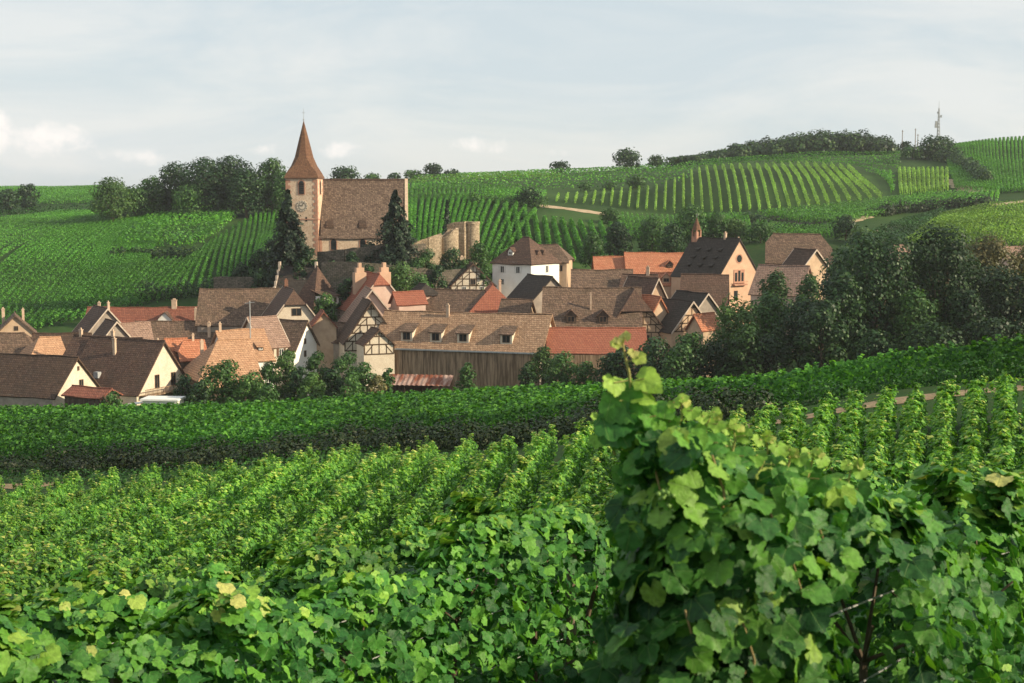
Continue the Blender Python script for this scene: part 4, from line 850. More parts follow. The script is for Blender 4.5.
        for sg in (-1, 1): beam(bm, (sg*W, ze), (sg*W*(h if h else .02), topz), .2, -.03, .055, ax)
        for a, b in zip(rails, rails[1:]+[topz]):
            if b - a < .5: continue
            half = min(hw(a), hw(b)+.35*(b-a)); n = max(2, int(half*2/1.25))
            for q in range(n+1):
                u = -half + 2*half*q/n; ztop = b if abs(u) <= hw(b) else max(a, ze + rise*(1-abs(u)/W)) if W else b
                if ztop - a > .3: beam(bm, (u, a), (u, min(ztop, b)), .15, -.03, .045, ax)
            q_ = 2*half/n
            for sg in (-1, 1):
                if hw(b) > q_*1.1: beam(bm, (sg*(half-q_*.1), a), (sg*max(half-q_*1.2, .1), b), .14, -.03, .04, ax)
        if low:
            for sg in (-1, 1): beam(bm, (sg*W, ze-low), (sg*W, ze), .2, -.03, .055, ax)
        return obj('timber_frame', bm, M['timber'], s.root)
    def chimney(s, u, f=0.0, h=1.6, w=.6, mat='chimney'):
        """u along the ridge (m), f sideways (m)"""
        zb = s.zr - abs(f)*s.rise/s.W - .6; zt = s.zr + h - abs(f)*s.rise/s.W*.5; bm = bmesh.new()
        box(bm, u-w/2, u+w/2, f-w*.4, f+w*.4, zb, zt); c = obj('chimney', bm, M[mat], s.roof)
        bm = bmesh.new(); box(bm, u-w/2-.07, u+w/2+.07, f-w*.4-.07, f+w*.4+.07, zt+.002, zt+.12); box(bm, u-w/4, u+w/4, f-w*.2, f+w*.2, zt+.125, zt+.4); obj('chimney_cap', bm, M[mat], s.root)
        return c
    def dormer(s, u, zf, w=1.5, h=1.3, kind='shed', cheek='plaster_white', roof='roof_tan', front='F', frame='frame_white', win=True, back=None):
        """zf height fraction of the main slope at the dormer's foot; on the front (or back) slope"""
        k = s.rise/s.W; sg = -1 if front == 'F' else 1
        z0 = s.ze + s.rise*zf + .1; y0 = s.W*(1-zf)      # distance from ridge line
        P = lambda x, dy, z: (x, sg*(y0-dy), z)
        x0, x1 = u-w/2, u+w/2
        if kind == 'shed':
            sl = k*.42; d = h/(k-sl)                       # depth until it meets the main roof
            bm = bmesh.new()
            hexa(bm, [P(x0, 0, z0-.2), P(x1, 0, z0-.2), P(x1, d, z0+k*d-.25), P(x0, d, z0+k*d-.25), P(x0, 0, z0+h), P(x1, 0, z0+h), P(x1, d, z0+h+sl*d), P(x0, d, z0+h+sl*d)])
            b = obj('dormer', bm, M[cheek], s.root); bm = bmesh.new(); o_ = .28
            hexa(bm, [P(x0-o_, -o_, z0+h+.01-sl*o_), P(x1+o_, -o_, z0+h+.01-sl*o_), P(x1+o_, d+.1, z0+h+.01+sl*d), P(x0-o_, d+.1, z0+h+.01+sl*d), P(x0-o_, -o_, z0+h+.15-sl*o_), P(x1+o_, -o_, z0+h+.15-sl*o_), P(x1+o_, d+.1, z0+h+.15+sl*d), P(x0-o_, d+.1, z0+h+.15+sl*d)])
            obj('dormer_roof', bm, M[roof], b)
        else:
            gh = w*.5; d0 = h/k; d = (h+gh)/k; bm = bmesh.new(); xm = u
            vs = [P(x0, 0, z0-.2), P(x1, 0, z0-.2), P(x1, 0, z0+h), P(xm, 0, z0+h+gh), P(x0, 0, z0+h)]
            ve = [P(x0, d0, z0+h-.25), P(x1, d0, z0+h-.25), P(x1, d0, z0+h), P(xm, d, z0+h+gh), P(x0, d0, z0+h)]
            A = [bm.verts.new(v) for v in vs]; B_ = [bm.verts.new(v) for v in ve]
            bm.faces.new(A); 
            for q in range(5): bm.faces.new((A[q], A[(q+1)%5], B_[(q+1)%5], B_[q]))
            b = obj('dormer', bm, M[cheek], s.root); bm = bmesh.new(); o_ = .25
            for sx in (-1, 1):
                e = u+sx*(w/2+o_); ze_ = z0+h-o_*2*gh/w
                q0 = [P(e, -o_, ze_+.02), P(xm, -o_, z0+h+gh+.02), P(xm, d+.1, z0+h+gh+.02), P(e, d0+.1, ze_+.02)]
                hexa(bm, q0 + [(a, b_, c+.13) for a, b_, c in q0])
            obj('dormer_roof', bm, M[roof], b)
        if win:
            ax = (lambda u_, d_, z_: (u_, sg*(y0+d_), z_)); s.window('F', u, z0+.18, w*.62, h-.35, parent=b, ax=ax, frame=frame)
        return b

# ---- front left
h = House('long_house', 'long low house with dark brown roof and cream gable at the left edge', 76, 357.5, 214, 24, 5.3, 5.4, -23, 'roof_dark', 'plaster_cream', ref=1, verge=False)
h.window('R', 1.0, h.ze+.4, .9, 1.5, frame='frame_wood'); h.window('R', .4, h.ze+3.4, .4, .6, frame='frame_wood')
bm = bmesh.new(); box(bm, -12.02, 11.9, -5.34, -5.301, -1, h.ze-.35); obj('wall_cladding', bm, M['plaster_grey'], h.root)
h = House('cream_house', 'big steep brown roofed house with cream gable, balcony and brown shutters', 162.5, 341, 222, 14.5, 6.2, 7.6, -27, 'roof_choc', 'plaster_cream', ref=1, ov=.5)
h.window('R', -1.5, h.ze+.3, 1.0, 2.1, shutters=None, frame='shutter_brown', name='balcony_door'); h.window('R', 2.3, h.ze+.3, 1.0, 2.1, frame='shutter_brown', name='balcony_door')
ax = h.axis('R'); bm = bmesh.new()
hexa(bm, [ax(-5.6, .03, h.ze-.55), ax(6.2, .03, h.ze-.55), ax(6.2, 1.3, h.ze-.55), ax(-5.6, 1.3, h.ze-.55), ax(-5.6, .03, h.ze-.4), ax(6.2, .03, h.ze-.4), ax(6.2, 1.3, h.ze-.4), ax(-5.6, 1.3, h.ze-.4)])
bal = obj('balcony', bm, M['wood_plank'], h.root); bm = bmesh.new()
for q in range(40): beam(bm, (-5.5+q*.3, h.ze-.4), (-5.5+q*.3, h.ze+.55), .06, 1.2, 1.25, ax)
beam(bm, (-5.6, h.ze+.55), (6.2, h.ze+.55), .1, 1.18, 1.28, ax); obj('railing', bm, M['wood_plank'], bal)
# roof window and chimney
h.chimney(5.2, 1.2, .6, .5, 'chimney'); h.chimney(-1.0, -1.8, 1.2, .5)
bm = bmesh.new(); k = h.rise/h.W; y = 4.6; box(bm, -2.5, -1.6, -y-.45, -y+.35, h.zr-k*y-.2, h.zr-k*y+.75); obj('roof_window', bm, M['metal'], h.root)
h = House('connecting_house', 'brown roofed wing between the dark long house and the steep cream house', 108, 337, 228, 13, 6, 6.6, -24, 'roof_choc', 'plaster_tan'); h.chimney(1.0, 0, .9, .5)
h.chimney(-5.5, 0, .9, .5)
h = House('lean_to_shed', 'low red brown lean to roof between the two cream gables', 92, 388, 207, 6.5, 2.2, 1.0, -24, 'roof_red', 'wood_dark', cat='shed')
# white flat shed
def flat_shed():
    p = at(163, 399, 205); z = gz(p.x, p.y); r = empty('flat_roofed_shed', (p.x, p.y, z), R(-5)); tag(r, 'small white flat roofed shed below the balcony', 'shed')
    top = p.z - z + .2; bm = bmesh.new(); box(bm, -2.5, 2.6, -1.6, 1.6, -.6, top-.25); w = obj('wall', bm, M['plaster_white'], r)
    bm = bmesh.new(); box(bm, -2.8, 2.8, -1.9, 1.9, top-.245, top); obj('roof', bm, M['white_paint'], r)
    for u in (-1.2, .6):
        bm = bmesh.new(); box(bm, u-.35, u+.35, -1.66, -1.605, top-1.4, top-.7); obj('window', bm, M['glass'], r)
    bm = bmesh.new(); hexa(bm, [(-5.6, -1.6, top-1.2), (-2.85, -1.6, top-.7), (-2.85, 1, top-.7), (-5.6, 1, top-1.2), (-5.6, -1.6, top-1.08), (-2.85, -1.6, top-.58), (-2.85, 1, top-.58), (-5.6, 1, top-1.08)]); obj('awning', bm, M['white_paint'], r)
flat_shed()
House('hipped_house', 'reddish tiled roof at the left edge behind the dark long house', 10, 333, 240, 10, 5, 4.4, 4, 'roof_brown', 'plaster_grey', hip=(0, .8))
h = House('small_gabled_house', 'small tan gabled house with two chimneys at the left edge', 15, 315.5, 262, 7, 3.6, 3.4, -70, 'roof_brown', 'plaster_tan', ref=1); h.window('R', .1, h.ze+.6, .7, .8, frame='frame_wood'); h.chimney(-1, 1.5, 1.4, .55); h.chimney(-4, -2, 1.6, .7, 'chimney')
House('orange_side_house', 'narrow orange hipped roof behind the dark long house', 40, 338, 236, 6, 4, 3.2, 35, 'roof_terra', 'plaster_tan', hip=(1, 0))
House('dark_roofed_house', 'dark brown roof left of the steep cream house', 62, 334, 242, 9, 5, 5.0, 8, 'roof_dark', 'plaster_grey')
# ---- left middle
h = House('red_roofed_row', 'long red roofed house at the foot of the left hillside with pale gable dormer', 148, 307.5, 282, 23, 5.2, 4.8, 2, 'roof_red', 'plaster_grey')
h.dormer(4.0, .28, 2.6, 1.3, 'gable', 'plaster_white', 'roof_choc', win=False); h.chimney(5.2, 0, 1.4, .95); h.chimney(-9.6, 0, .9, .5); h.chimney(10, -3.2, 1.4, .5)
h = House('brown_roofed_row', 'long brown roofed house in front of the long red roof', 196, 321.5, 266, 22, 5.0, 4.2, 1, 'roof_brown', 'plaster_grey'); h.chimney(3, -3.0, 1.2, .5)
h = House('grey_gabled_house', 'grey gabled house crossing the left end of the long red roof', 107, 309, 256, 8, 4.2, 4.8, -58, 'roof_choc', 'plaster_grey', ref=1, verge=True); h.chimney(-2, 2, 1.8, .5)
h = House('small_porch_house', 'small brown twin roof before the grey gabled house', 116, 322, 246, 5, 2.6, 3.0, -55, 'roof_choc', 'plaster_grey', ref=1, verge=True)
House('pink_roofed_house', 'pinkish tiled roof beside the grey gabled house', 132, 323.5, 250, 5.5, 4, 3.4, 24, 'roof_pink', 'plaster_pink')
h = House('orange_gabled_house', 'small bright orange roof left of the terracotta roof', 173, 339, 234, 4.0, 2.6, 3.0, 28, 'roof_orange', 'plaster_grey', hip=(.5, 0))
h = House('orange_gabled_house', 'small bright orange roof squeezed against the terracotta roof', 190, 341, 232, 4.0, 3.0, 2.8, 26, 'roof_orange', 'wood_dark', hip=(.6, 0)); h.chimney(.5, 0, .9, .35)
h = House('terracotta_house', 'large pale terracotta roof behind the bushes, left of centre', 219, 340.5, 226, 9.5, 7.2, 6.4, 27, 'roof_terra', 'wood_dark', hip=(.9, 0)); h.chimney(-2, 3, 1.0, .5)
h = House('terracotta_roofed_house', 'terracotta roof with two tiny roof lights right of the largest terracotta roof', 240, 330.5, 238, 7.5, 6.2, 4.6, 27, 'roof_terra', 'plaster_white')
h.dormer(-1.2, .42, .9, .6, 'shed', 'wood_dark', 'roof_terra'); h.dormer(2.2, .3, .9, .7, 'shed', 'wood_dark', 'roof_terra'); h.chimney(-3.4, 0, 1.2, .4)
for u in (-2, .5, 2.5): h.window('F', u, h.ze-1.5, .8, 1.1)
h = House('grey_brown_house', 'house with plain grey brown roof and cream wall below the cream half hipped gable', 262, 317.5, 244, 4.6, 5.6, 4.6, 33, 'roof_pink', 'plaster_cream', verge=True)
for u in (-1.2, 1.0): h.window('F', u, h.ze-1.6, .8, 1.2, shutters='shutter_brown')
h.window('R', 2, h.ze-1.4, .8, 1.1)
h = House('half_hipped_house', 'house with cream half hipped gable and dark left roof slope', 294.5, 290, 254, 12, 4.7, 6.2, -72, 'roof_choc', 'plaster_cream', ref=1, hip=(0, .42), verge=True, ov=.6)
h.window('R', .3, h.ze+1.6, 1.7, 1.3, frame='frame_wood'); h.chimney(-3.5, 0, 1.2, .8, 'chimney_brick'); h.window('R', -2.0, h.ze-2.4, .8, 1.2, frame='frame_wood'); h.window('R', 2.2, h.ze-2.6, .8, 1.2, frame='frame_wood', shutters='shutter_brown'); h.window('R', 2.2, h.ze-5.2, .8, 1.2, frame='frame_wood')
h = House('white_gabled_house', 'narrow white gable with brown roof among the trees', 306, 321.5, 243, 6.5, 3.6, 4.6, -27, 'roof_brown', 'plaster_white', ref=1); h.window('R', -.4, h.ze+.8, .5, .9, frame='frame_wood'); h.window('R', -.4, h.ze-1.4, .6, 1.0, frame='frame_wood')
h = House('ridge_roofed_house', 'house with long mottled brown roof at the foot of the left hillside vines', 243, 289, 270, 15.5, 5.8, 6.2, 3, 'roof_brown', 'plaster_grey', hip=(0, .0)); 
h = House('parapet_house', 'dark roofed house with white parapet walls at both roof ends, below the churchyard', 298, 267, 282, 6.8, 5.4, 5.6, -6, 'roof_slate', 'plaster_grey')
for x in (-3.7, 3.7):
    bm = bmesh.new(); prev = None
    for q in range(-5, 6):
        y = q*1.02; zt = h.zr - abs(y)*h.rise/h.W + .55; box(bm, x-.2, x+.2, y-.509, y+.509, h.ze-.5, zt + (.5 if q == 0 else 0))
    obj('parapet_wall', bm, M['verge'], h.root)
h = House('tall_hipped_house', 'tall steep hipped roof with white dormer beside the dark parapet roof', 317, 266.5, 270, 5.4, 4.6, 7.6, -32, 'roof_choc', 'plaster_white', hip=(1, 1), verge=False)
bm = bmesh.new(); box(bm, 2.2, 4.2, -3.2, 1.2, h.ze+.6, h.ze+2.2); d = obj('dormer', bm, M['plaster_white'], h.root); bm = bmesh.new(); hexa(bm, [(4.6, -3.5, h.ze+2.12), (4.6, 1.5, h.ze+2.12), (.6, 1.0, h.ze+3.3), (.6, -3.0, h.ze+3.3), (4.6, -3.5, h.ze+2.26), (4.6, 1.5, h.ze+2.26), (.6, 1.0, h.ze+3.44), (.6, -3.0, h.ze+3.44)]); obj('dormer_roof', bm, M['roof_choc'], d)
for u in (-2.5, -1.2, .1): h.window('R', u, h.ze+.95, .7, .9, parent=d, ax=lambda u_, d_, z_: (4.2+d_, u_, z_), frame='frame_wood')
h.window('R', -1.5, h.ze-1.8, .9, 1.2, frame='frame_wood'); h.window('R', 1.3, h.ze-1.8, .9, 1.2, frame='frame_wood')
House('red_porch_house', 'small red roofed outhouse right of the half hipped gable', 322, 311, 248, 4, 2.2, 2.6, -75, 'roof_red', 'plaster_tan', ref=0)
House('low_roofed_house', 'low brown roof left of the half timbered gable', 334, 323, 250, 5, 3.2, 3.0, -20, 'roof_brown', 'plaster_grey')
# ---- half timbered group left of the barn
h = House('half_timbered_house', 'cream and dark half timbered gable just left of the long barn', 371, 302, 240, 9, 4.6, 6.6, -76, 'roof_dark', 'plaster_cream', ref=1, verge=False, ov=.7); h.timber('R', low=1.6)
h.window('R', 1.0, h.ze+.25, .9, 1.0, frame='frame_wood'); h.window('R', -1.5, h.ze-1.5, .8, 1.1, frame='frame_wood'); h.window('R', 1.6, h.ze-1.5, .8, 1.1, frame='frame_wood')
h = House('half_timbered_wing', 'small half timbered porch gable tucked under the larger one by the barn', 379, 330, 234, 5, 2.6, 2.4, -70, 'roof_choc', 'plaster_cream', ref=1, ov=.4); h.timber('R', low=1.6)
h = House('pink_gabled_house', 'tall roof with pinkish slope behind the half timbered gable', 372, 290, 252, 10, 5.6, 7.0, -78, 'roof_pink', 'plaster_pink', ref=1, ov=.5, verge=True)
h = House('steep_red_roofed_house', 'steep red roof with stepped peach chimneys behind the half timbered gable', 381, 274.5, 262, 11, 5.4, 6.6, -68, 'roof_rust', 'plaster_pink', ref=1, verge=True, hip=(0, .3))
for x, f_, w_ in ((-1.2, -2.2, .9), (-1.2, 2.6, .9)):
    zt = h.zr + 1.5; bm = bmesh.new(); box(bm, x-.9, x+.9, f_-1.1, f_+1.1, h.ze+1, zt-1.4); box(bm, x-.7, x+.7, f_-.75, f_+.75, zt-1.398, zt-.5); box(bm, x-.5, x+.5, f_-.3, f_+.3, zt-.498, zt+.4); obj('stepped_chimney', bm, M['plaster_peach'], h.root)
House('red_wing_house', 'small red roof at the right foot of the steep red roof', 408, 292, 258, 5, 2.8, 2.0, 20, 'roof_rust', 'plaster_pink')
h = House('grey_hipped_house', 'small house with dark grey roof and pale wall above the barn roof', 428, 285, 262, 6, 4.6, 3.6, -72, 'roof_slate', 'plaster_pink', ref=1, hip=(0, .55)); h.window('R', 1.2, h.ze-1.5, .8, 1.1); h.window('R', -1.5, h.ze-1.5, .8, 1.1, shutters='shutter_brown')
h = House('upper_half_timbered_house', 'half timbered gable with chimney left of the white hipped house', 473, 264, 282, 9, 4.5, 4.3, -80, 'roof_choc', 'plaster_cream', ref=1, ov=.5); h.timber('R', low=1.4); h.chimney(-3, -1.2, 1.6, .9); h.window('R', 0, h.ze+.2, .9, 1.1, frame='frame_wood')
h.window('R', -1.8, h.ze-1.2, .8, 1.0); h.window('R', 1.8, h.ze-1.2, .8, 1.0)
House('mottled_roofed_house', 'low mottled brown roof between the grey hipped roof and the plain red gable roof', 458, 290, 262, 10, 5, 4.6, -20, 'roof_brown', 'plaster_grey')
h = House('rust_roofed_house', 'plain bright red roof showing as a triangle above the barn', 495, 286.5, 256, 9, 5.2, 5.4, -84, 'roof_rust', 'plaster_peach', ref=1, hip=(0, 1), verge=False)
h.chimney(-2.8, 1.6, 1.4, .55)
h = House('dark_barn', 'wide very dark roof in front of the white hipped house', 540, 276, 268, 9, 6.4, 6.2, -62, 'roof_slate', 'plaster_grey', ref=0)
House('brick_roofed_house', 'small brown roof between the plain red gable and the dark wide roof', 517, 300, 254, 5, 3.5, 3.2, -15, 'roof_brown', 'plaster_tan')
h = House('white_hipped_house', 'white two storey house with hipped brown roof above the village centre', 526, 237, 290, 9.6, 5.0, 4.9, -36, 'roof_choc', 'plaster_white', hip=(1, 1), ov=.7)
h.dormer(-1.2, .25, 1.2, .8, 'gable', 'plaster_white', 'roof_choc')
for u in (-2.3, 1.6): h.window('F', u, h.ze-2.2, .9, 1.3, shutters='frame_white')
h.window('R', .6, h.ze-2.2, .9, 1.4, frame='frame_white', shutters=None); h.window('F', -2.3, h.ze-4.6, .8, 1.1)
ax = h.axis('R')
for u in (-1.2, .8):
    bm = bmesh.new(); zz = h.ze + 1.4
    hexa(bm, [(4.0, u-.5, zz), (4.0, u+.5, zz), (2.2, u+.5, zz), (2.2, u-.5, zz), (4.0, u-.05, zz+.9), (4.0, u+.05, zz+.9), (2.2, u+.05, zz+1.0), (2.2, u-.05, zz+1.0)]); obj('dormer', bm, M['roof_choc'], h.root)
h = House('white_house_wing', 'lower tan wing attached behind the white hipped house', 553, 245, 297, 7, 4.4, 3.4, -10, 'roof_brown', 'plaster_tan', hip=(0, .9)); h.window('F', 2.2, h.ze-1.8, .8, 1.1, frame='frame_wood')
# ---- the long barn
h = House('long_barn', 'long barn with sunlit tan roof, four shed dormers and weathered plank wall', 467, 313, 238, 28.5, 5.6, 5.5, -17, 'roof_tan', 'plaster_cream', ov=.6)
for u in (-4.6, 1.2, 6.6, 12.2)[0:0]: pass
for px_ in (395, 424.5, 452, 489):
    u = (px_ - 455)/156*27.2 + .6
    h.dormer(u - 1.2 + (1.0 if px_ == 489 else 0) + 2.0, .17, 2.0, 1.5, 'shed', 'plaster_cream', 'roof_brown', frame='frame_wood')
h.chimney(-3.2, -.6, 1.5, .5)
bm = bmesh.new(); n = 64
for q in range(n):
    x0 = -14.3 + q*28.6/n; box(bm, x0+.01, x0+28.6/n-.01, -5.75+(q % 3)*.02, -5.62, .6+random.uniform(-.05,.05), h.ze-.1)
obj('plank_wall', bm, M['wood_plank'], h.root)
bm = bmesh.new(); box(bm, -14.5, 14.5, -6.1, -5.605, h.ze-.42, h.ze-.2); obj('gutter', bm, M['metal'], h.root)
h.window('R', 1.0, h.ze+.6, .7, 1.0, frame='frame_wood')
# corrugated lean-to
def corrugated():
    p = at(418, 378, 221); z = gz(p.x, p.y); r = empty('corrugated_shelter', (p.x, p.y, z), R(-9)); tag(r, 'low rusty corrugated sheet roof in front of the left end of the long barn', 'shelter')
    top = p.z - z; bm = bmesh.new(); n = 56; pr = []
    for q in range(n+1):
        x = -5.4 + 10.8*q/n; dz = .05*math.sin(q*1.57); pr.append([(x, -1.7, top-.95+dz), (x, 1.7, top+.35+dz)])
    V = [[bm.verts.new(v) for v in a] for a in pr]
    for q in range(n): bm.faces.new((V[q][0], V[q+1][0], V[q+1][1], V[q][1]))
    bmesh.ops.solidify(bm, geom=bm.faces[:], thickness=.03); obj('roof', bm, M['corrugated'], r)
    for x in (-5.2, -1.8, 1.8, 5.2):
        for y, hh in ((-1.5, top-.95), (1.5, top+.2)): bm = bmesh.new(); box(bm, x-.07, x+.07, y-.07, y+.07, -.6, hh); obj('post', bm, M['wood_dark'], r)
    bm = bmesh.new(); box(bm, -5.3, 5.3, 1.2, 1.3, -.5, top+.1); obj('back_wall', bm, M['wood_dark'], r)
corrugated()
# ---- centre right
h = House('double_dormer_house', 'long mottled brown roof with two dark gable dormers right of the barn', 592, 288, 250, 16.5, 6.6, 6.6, -3, 'roof_brown', 'plaster_tan')
h.dormer(-3.6, .12, 1.8, 1.3, 'gable', 'wood_dark', 'roof_choc', frame='frame_wood'); h.dormer(1.9, .12, 1.8, 1.3, 'gable', 'wood_dark', 'roof_choc', frame='frame_wood'); h.chimney(-.2, -3.5, .8, .3)
h = House('timbered_gable_house', 'ochre half timbered half hipped gable beside the two dormer roof', 636, 290, 246, 9, 5.6, 7.4, -84, 'roof_choc', 'plaster_tan', ref=1, hip=(0, .5), ov=.7); h.timber('R', low=1.8)
h.window('R', 0, h.ze+.3, .9, 1.0, frame='frame_wood'); h.window('R', -2, h.ze-1.5, .8, 1.0, frame='frame_wood'); h.window('R', 2, h.ze-1.5, .8, 1.0, frame='frame_wood')
House('orange_strip_house', 'narrow orange roof slope right of the ochre half timbered gable', 648, 296, 251, 7, 2.6, 4.0, -60, 'roof_orange', 'plaster_tan')
h = House('low_red_barn', 'low wide red roofed building with plank front, right of the long barn', 596, 328, 234, 15.6, 4.6, 3.6, 0, 'roof_rust', 'wood_dark')
bm = bmesh.new()
for q in range(40): box(bm, -7.8+q*.39, -7.8+q*.39+.37, -4.75, -4.63, -.5, h.ze-.25)
obj('plank_wall', bm, M['wood_plank'], h.root)
h = House('mottled_low_house', 'low mottled brown roof behind the two dormer roof', 602, 270, 272, 11, 4.6, 3.6, -2, 'roof_brown', 'plaster_grey')
h = House('second_low_house', 'dark low roof beside the low mottled one, before the orange roofs', 640, 275, 268, 6, 4.2, 3.4, -15, 'roof_choc', 'plaster_grey'); h.chimney(1.5, 0, 1.4, .6)
h = House('long_orange_house', 'long bright orange roofed building behind the chapel roof', 664, 253, 300, 16, 4.8, 4.2, 1, 'roof_orange', 'plaster_peach')
for u in (.8, 5.0): h.dormer(u, .3, 1.3, .7, 'gable', 'wood_dark', 'roof_orange', frame='frame_wood')
for u in (-4, 0, 4): h.window('F', u, h.ze-2.0, .9, 1.2, frame='frame_wood')
h = House('small_orange_house', 'small orange roofed annex left of the long orange roof', 611, 257, 301, 6.8, 3.2, 2.4, 1, 'roof_orange', 'plaster_peach'); h.window('F', 0, h.ze-1.4, .8, 1.0, frame='frame_wood')
h = House('low_orange_wing', 'low orange roofed wing directly in front of the long orange building', 665, 273, 286, 7, 3.0, 2.2, 0, 'roof_orange', 'plaster_peach'); h.dormer(0, .15, 1.6, 1.0, 'gable', 'plaster_peach', 'roof_orange', frame='frame_wood')
h = House('verge_gabled_house', 'narrow grey gable with pale verge boards between the ochre gable and the chapel', 657, 279, 256, 9, 3.6, 6.6, -62, 'roof_choc', 'plaster_tan', ref=1, verge=True, ov=.6); h.window('R', .2, h.ze+.8, .8, 1.2); h.window('R', .2, h.ze-1.8, .8, 1.2)
h = House('brown_ridge_house', 'brown ridge roof directly below the chapel front', 705, 275, 264, 8, 5.2, 5.4, -10, 'roof_choc', 'plaster_grey')
h = House('grey_gable_house', 'dark gable with pale verge board under the chapel', 707, 294, 252, 9, 4.2, 4.8, -62, 'roof_slate', 'plaster_grey', ref=1, verge=True)
h = House('lower_gable_house', 'lower dark gable with pale verge board beside the half hidden orange roof', 692, 302, 246, 9, 4.4, 5.0, -60, 'roof_slate', 'plaster_tan', ref=1, verge=True); h.timber('R')
House('orange_flank_house', 'small bright orange roof low among the dark gables', 704, 314, 241, 3.6, 2.2, 2.4, 30, 'roof_orange', 'plaster_tan')
h = House('half_hipped_stone_house', 'brown half hipped roof standing alone at the right of the village', 799, 234, 290, 12.5, 5.8, 5.6, -10, 'roof_brown', 'plaster_grey', hip=(.35, .55)); h.window('F', 0, h.ze-1.6, .8, 1.1, frame='frame_wood'); h.window('F', -3, h.ze-1.6, .8, 1.1, frame='frame_wood')
h = House('small_dark_gable_house', 'small dark gable in front of the half hipped roof at the right', 815, 250, 278, 5, 3.2, 3.0, -55, 'roof_dark', 'plaster_tan', ref=1, verge=True)
h = House('pink_house', 'pink roofed house mostly hidden by trees right of the chapel', 784, 266, 262, 9, 5, 5.0, -30, 'roof_pink', 'plaster_pink'); h.window('F', 0, h.ze-1.6, .9, 1.2)
House('hillside_hut', 'tiny pink roofed hut above the largest village tree', 899, 246, 300, 3, 2, 1.6, 20, 'roof_pink', 'plaster_pink', cat='hut')
House('hillside_house', 'pink roof peeping over the golden tree at the right edge', 1018, 247, 290, 7, 3, 2.2, 10, 'roof_pink', 'plaster_pink')

# ---- chapel
h = House('chapel', 'peach fronted chapel with steep dark roof, round window and little belfry', 739.5, 239, 276, 12.5, 6.0, 7.4, -52, 'roof_slate', 'plaster_peach', ref=1, ov=.25, cat='chapel', verge=False)
ax = h.axis('R')
def disc(bm, ax, u, z, r, d0, d1, n=20, ri=None):
    for q in range(n):
        a, b = 2*math.pi*q/n, 2*math.pi*(q+1)/n; i_ = ri if ri else 0
        P = [(u+i_*math.cos(a), z+i_*math.sin(a)), (u+r*math.cos(a), z+r*math.sin(a)), (u+r*math.cos(b), z+r*math.sin(b)), (u+i_*math.cos(b), z+i_*math.sin(b))]
        if not ri: 
            v = [bm.verts.new(ax(u, d1, z)), bm.verts.new(ax(*[P[1][0], d1, P[1][1]])), bm.verts.new(ax(P[2][0], d1, P[2][1]))]; bm.faces.new(v)
            v = [bm.verts.new(ax(x, d, y)) for (x, y), d in ((P[1], d0), (P[2], d0), (P[2], d1), (P[1], d1))]; bm.faces.new(v)
        else: hexa(bm, [ax(x, d0, y) for x, y in P] + [ax(x, d1, y) for x, y in P])
bm = bmesh.new(); disc(bm, ax, 0, h.ze+3.6, .95, -.02, .06, ri=.72); rw = obj('round_window', bm, M['sandstone'], h.root); bm = bmesh.new(); disc(bm, ax, 0, h.ze+3.6, .72, -.02, .02); obj('pane', bm, M['glass'], rw)
bm = bmesh.new(); beam(bm, (0, h.ze-1.35), (0, h.ze+1.5), 3.0, -.02, .10, ax); tw = obj('triple_window', bm, M['sandstone'], h.root)
for u in (-.9, 0, .9):
    bm = bmesh.new(); beam(bm, (u, h.ze-.8), (u, h.ze+.9+(.4 if u == 0 else 0)), .62, .04, .12, ax); obj('pane', bm, M['glass'], tw)
bm = bmesh.new(); beam(bm, (-1.8, h.ze-1.45), (1.8, h.ze-1.45), .25, .02, .7, ax); beam(bm, (-1.8, h.ze-.9), (1.8, h.ze-.9), .12, .6, .68, ax); obj('balcony', bm, M['sandstone'], h.root)
bm = bmesh.new(); beam(bm, (-.8, h.ze-4.5), (-.8, h.ze-2.6), 1.0, -.02, .06, ax); obj('window', bm, M['glass'], h.root)
bm = bmesh.new(); x = -h.L/2+.9
for dx in (-.55, .55):
    for dy in (-.55, .55): box(bm, x+dx-.12, x+dx+.12, dy-.12, dy+.12, h.zr-.7, h.zr+1.5)
box(bm, x-.7, x+.7, -.7, .7, h.zr-.9, h.zr+.25); box(bm, x-.35, x+.35, -.35, .35, h.zr+.3, h.zr+1.2)
bf = obj('belfry', bm, M['sandstone'], h.root); bm = bmesh.new(); bmesh.ops.create_cone(bm, cap_ends=True, segments=8, radius1=.95, radius2=.03, depth=2.6, matrix=Matrix.Translation((x, 0, h.zr+2.8))); obj('belfry_spire', bm, M['roof_spire'], bf)
bm = bmesh.new(); bar(bm, (x, 0, h.zr+4), (x, 0, h.zr+4.9), .04); bar(bm, (x-.25, 0, h.zr+4.5), (x+.25, 0, h.zr+4.5), .04); obj('cross', bm, M['metal'], bf)
h.chimney(2.5, .0, 1.0, .5); h.chimney(4.6, 1.5, .9, .45)
for k_ in range(3):
    for u in (-3, 0, 3): h.dormer(u, .25+.2*k_, .5, .3, 'shed', 'roof_slate', 'roof_slate', win=False)

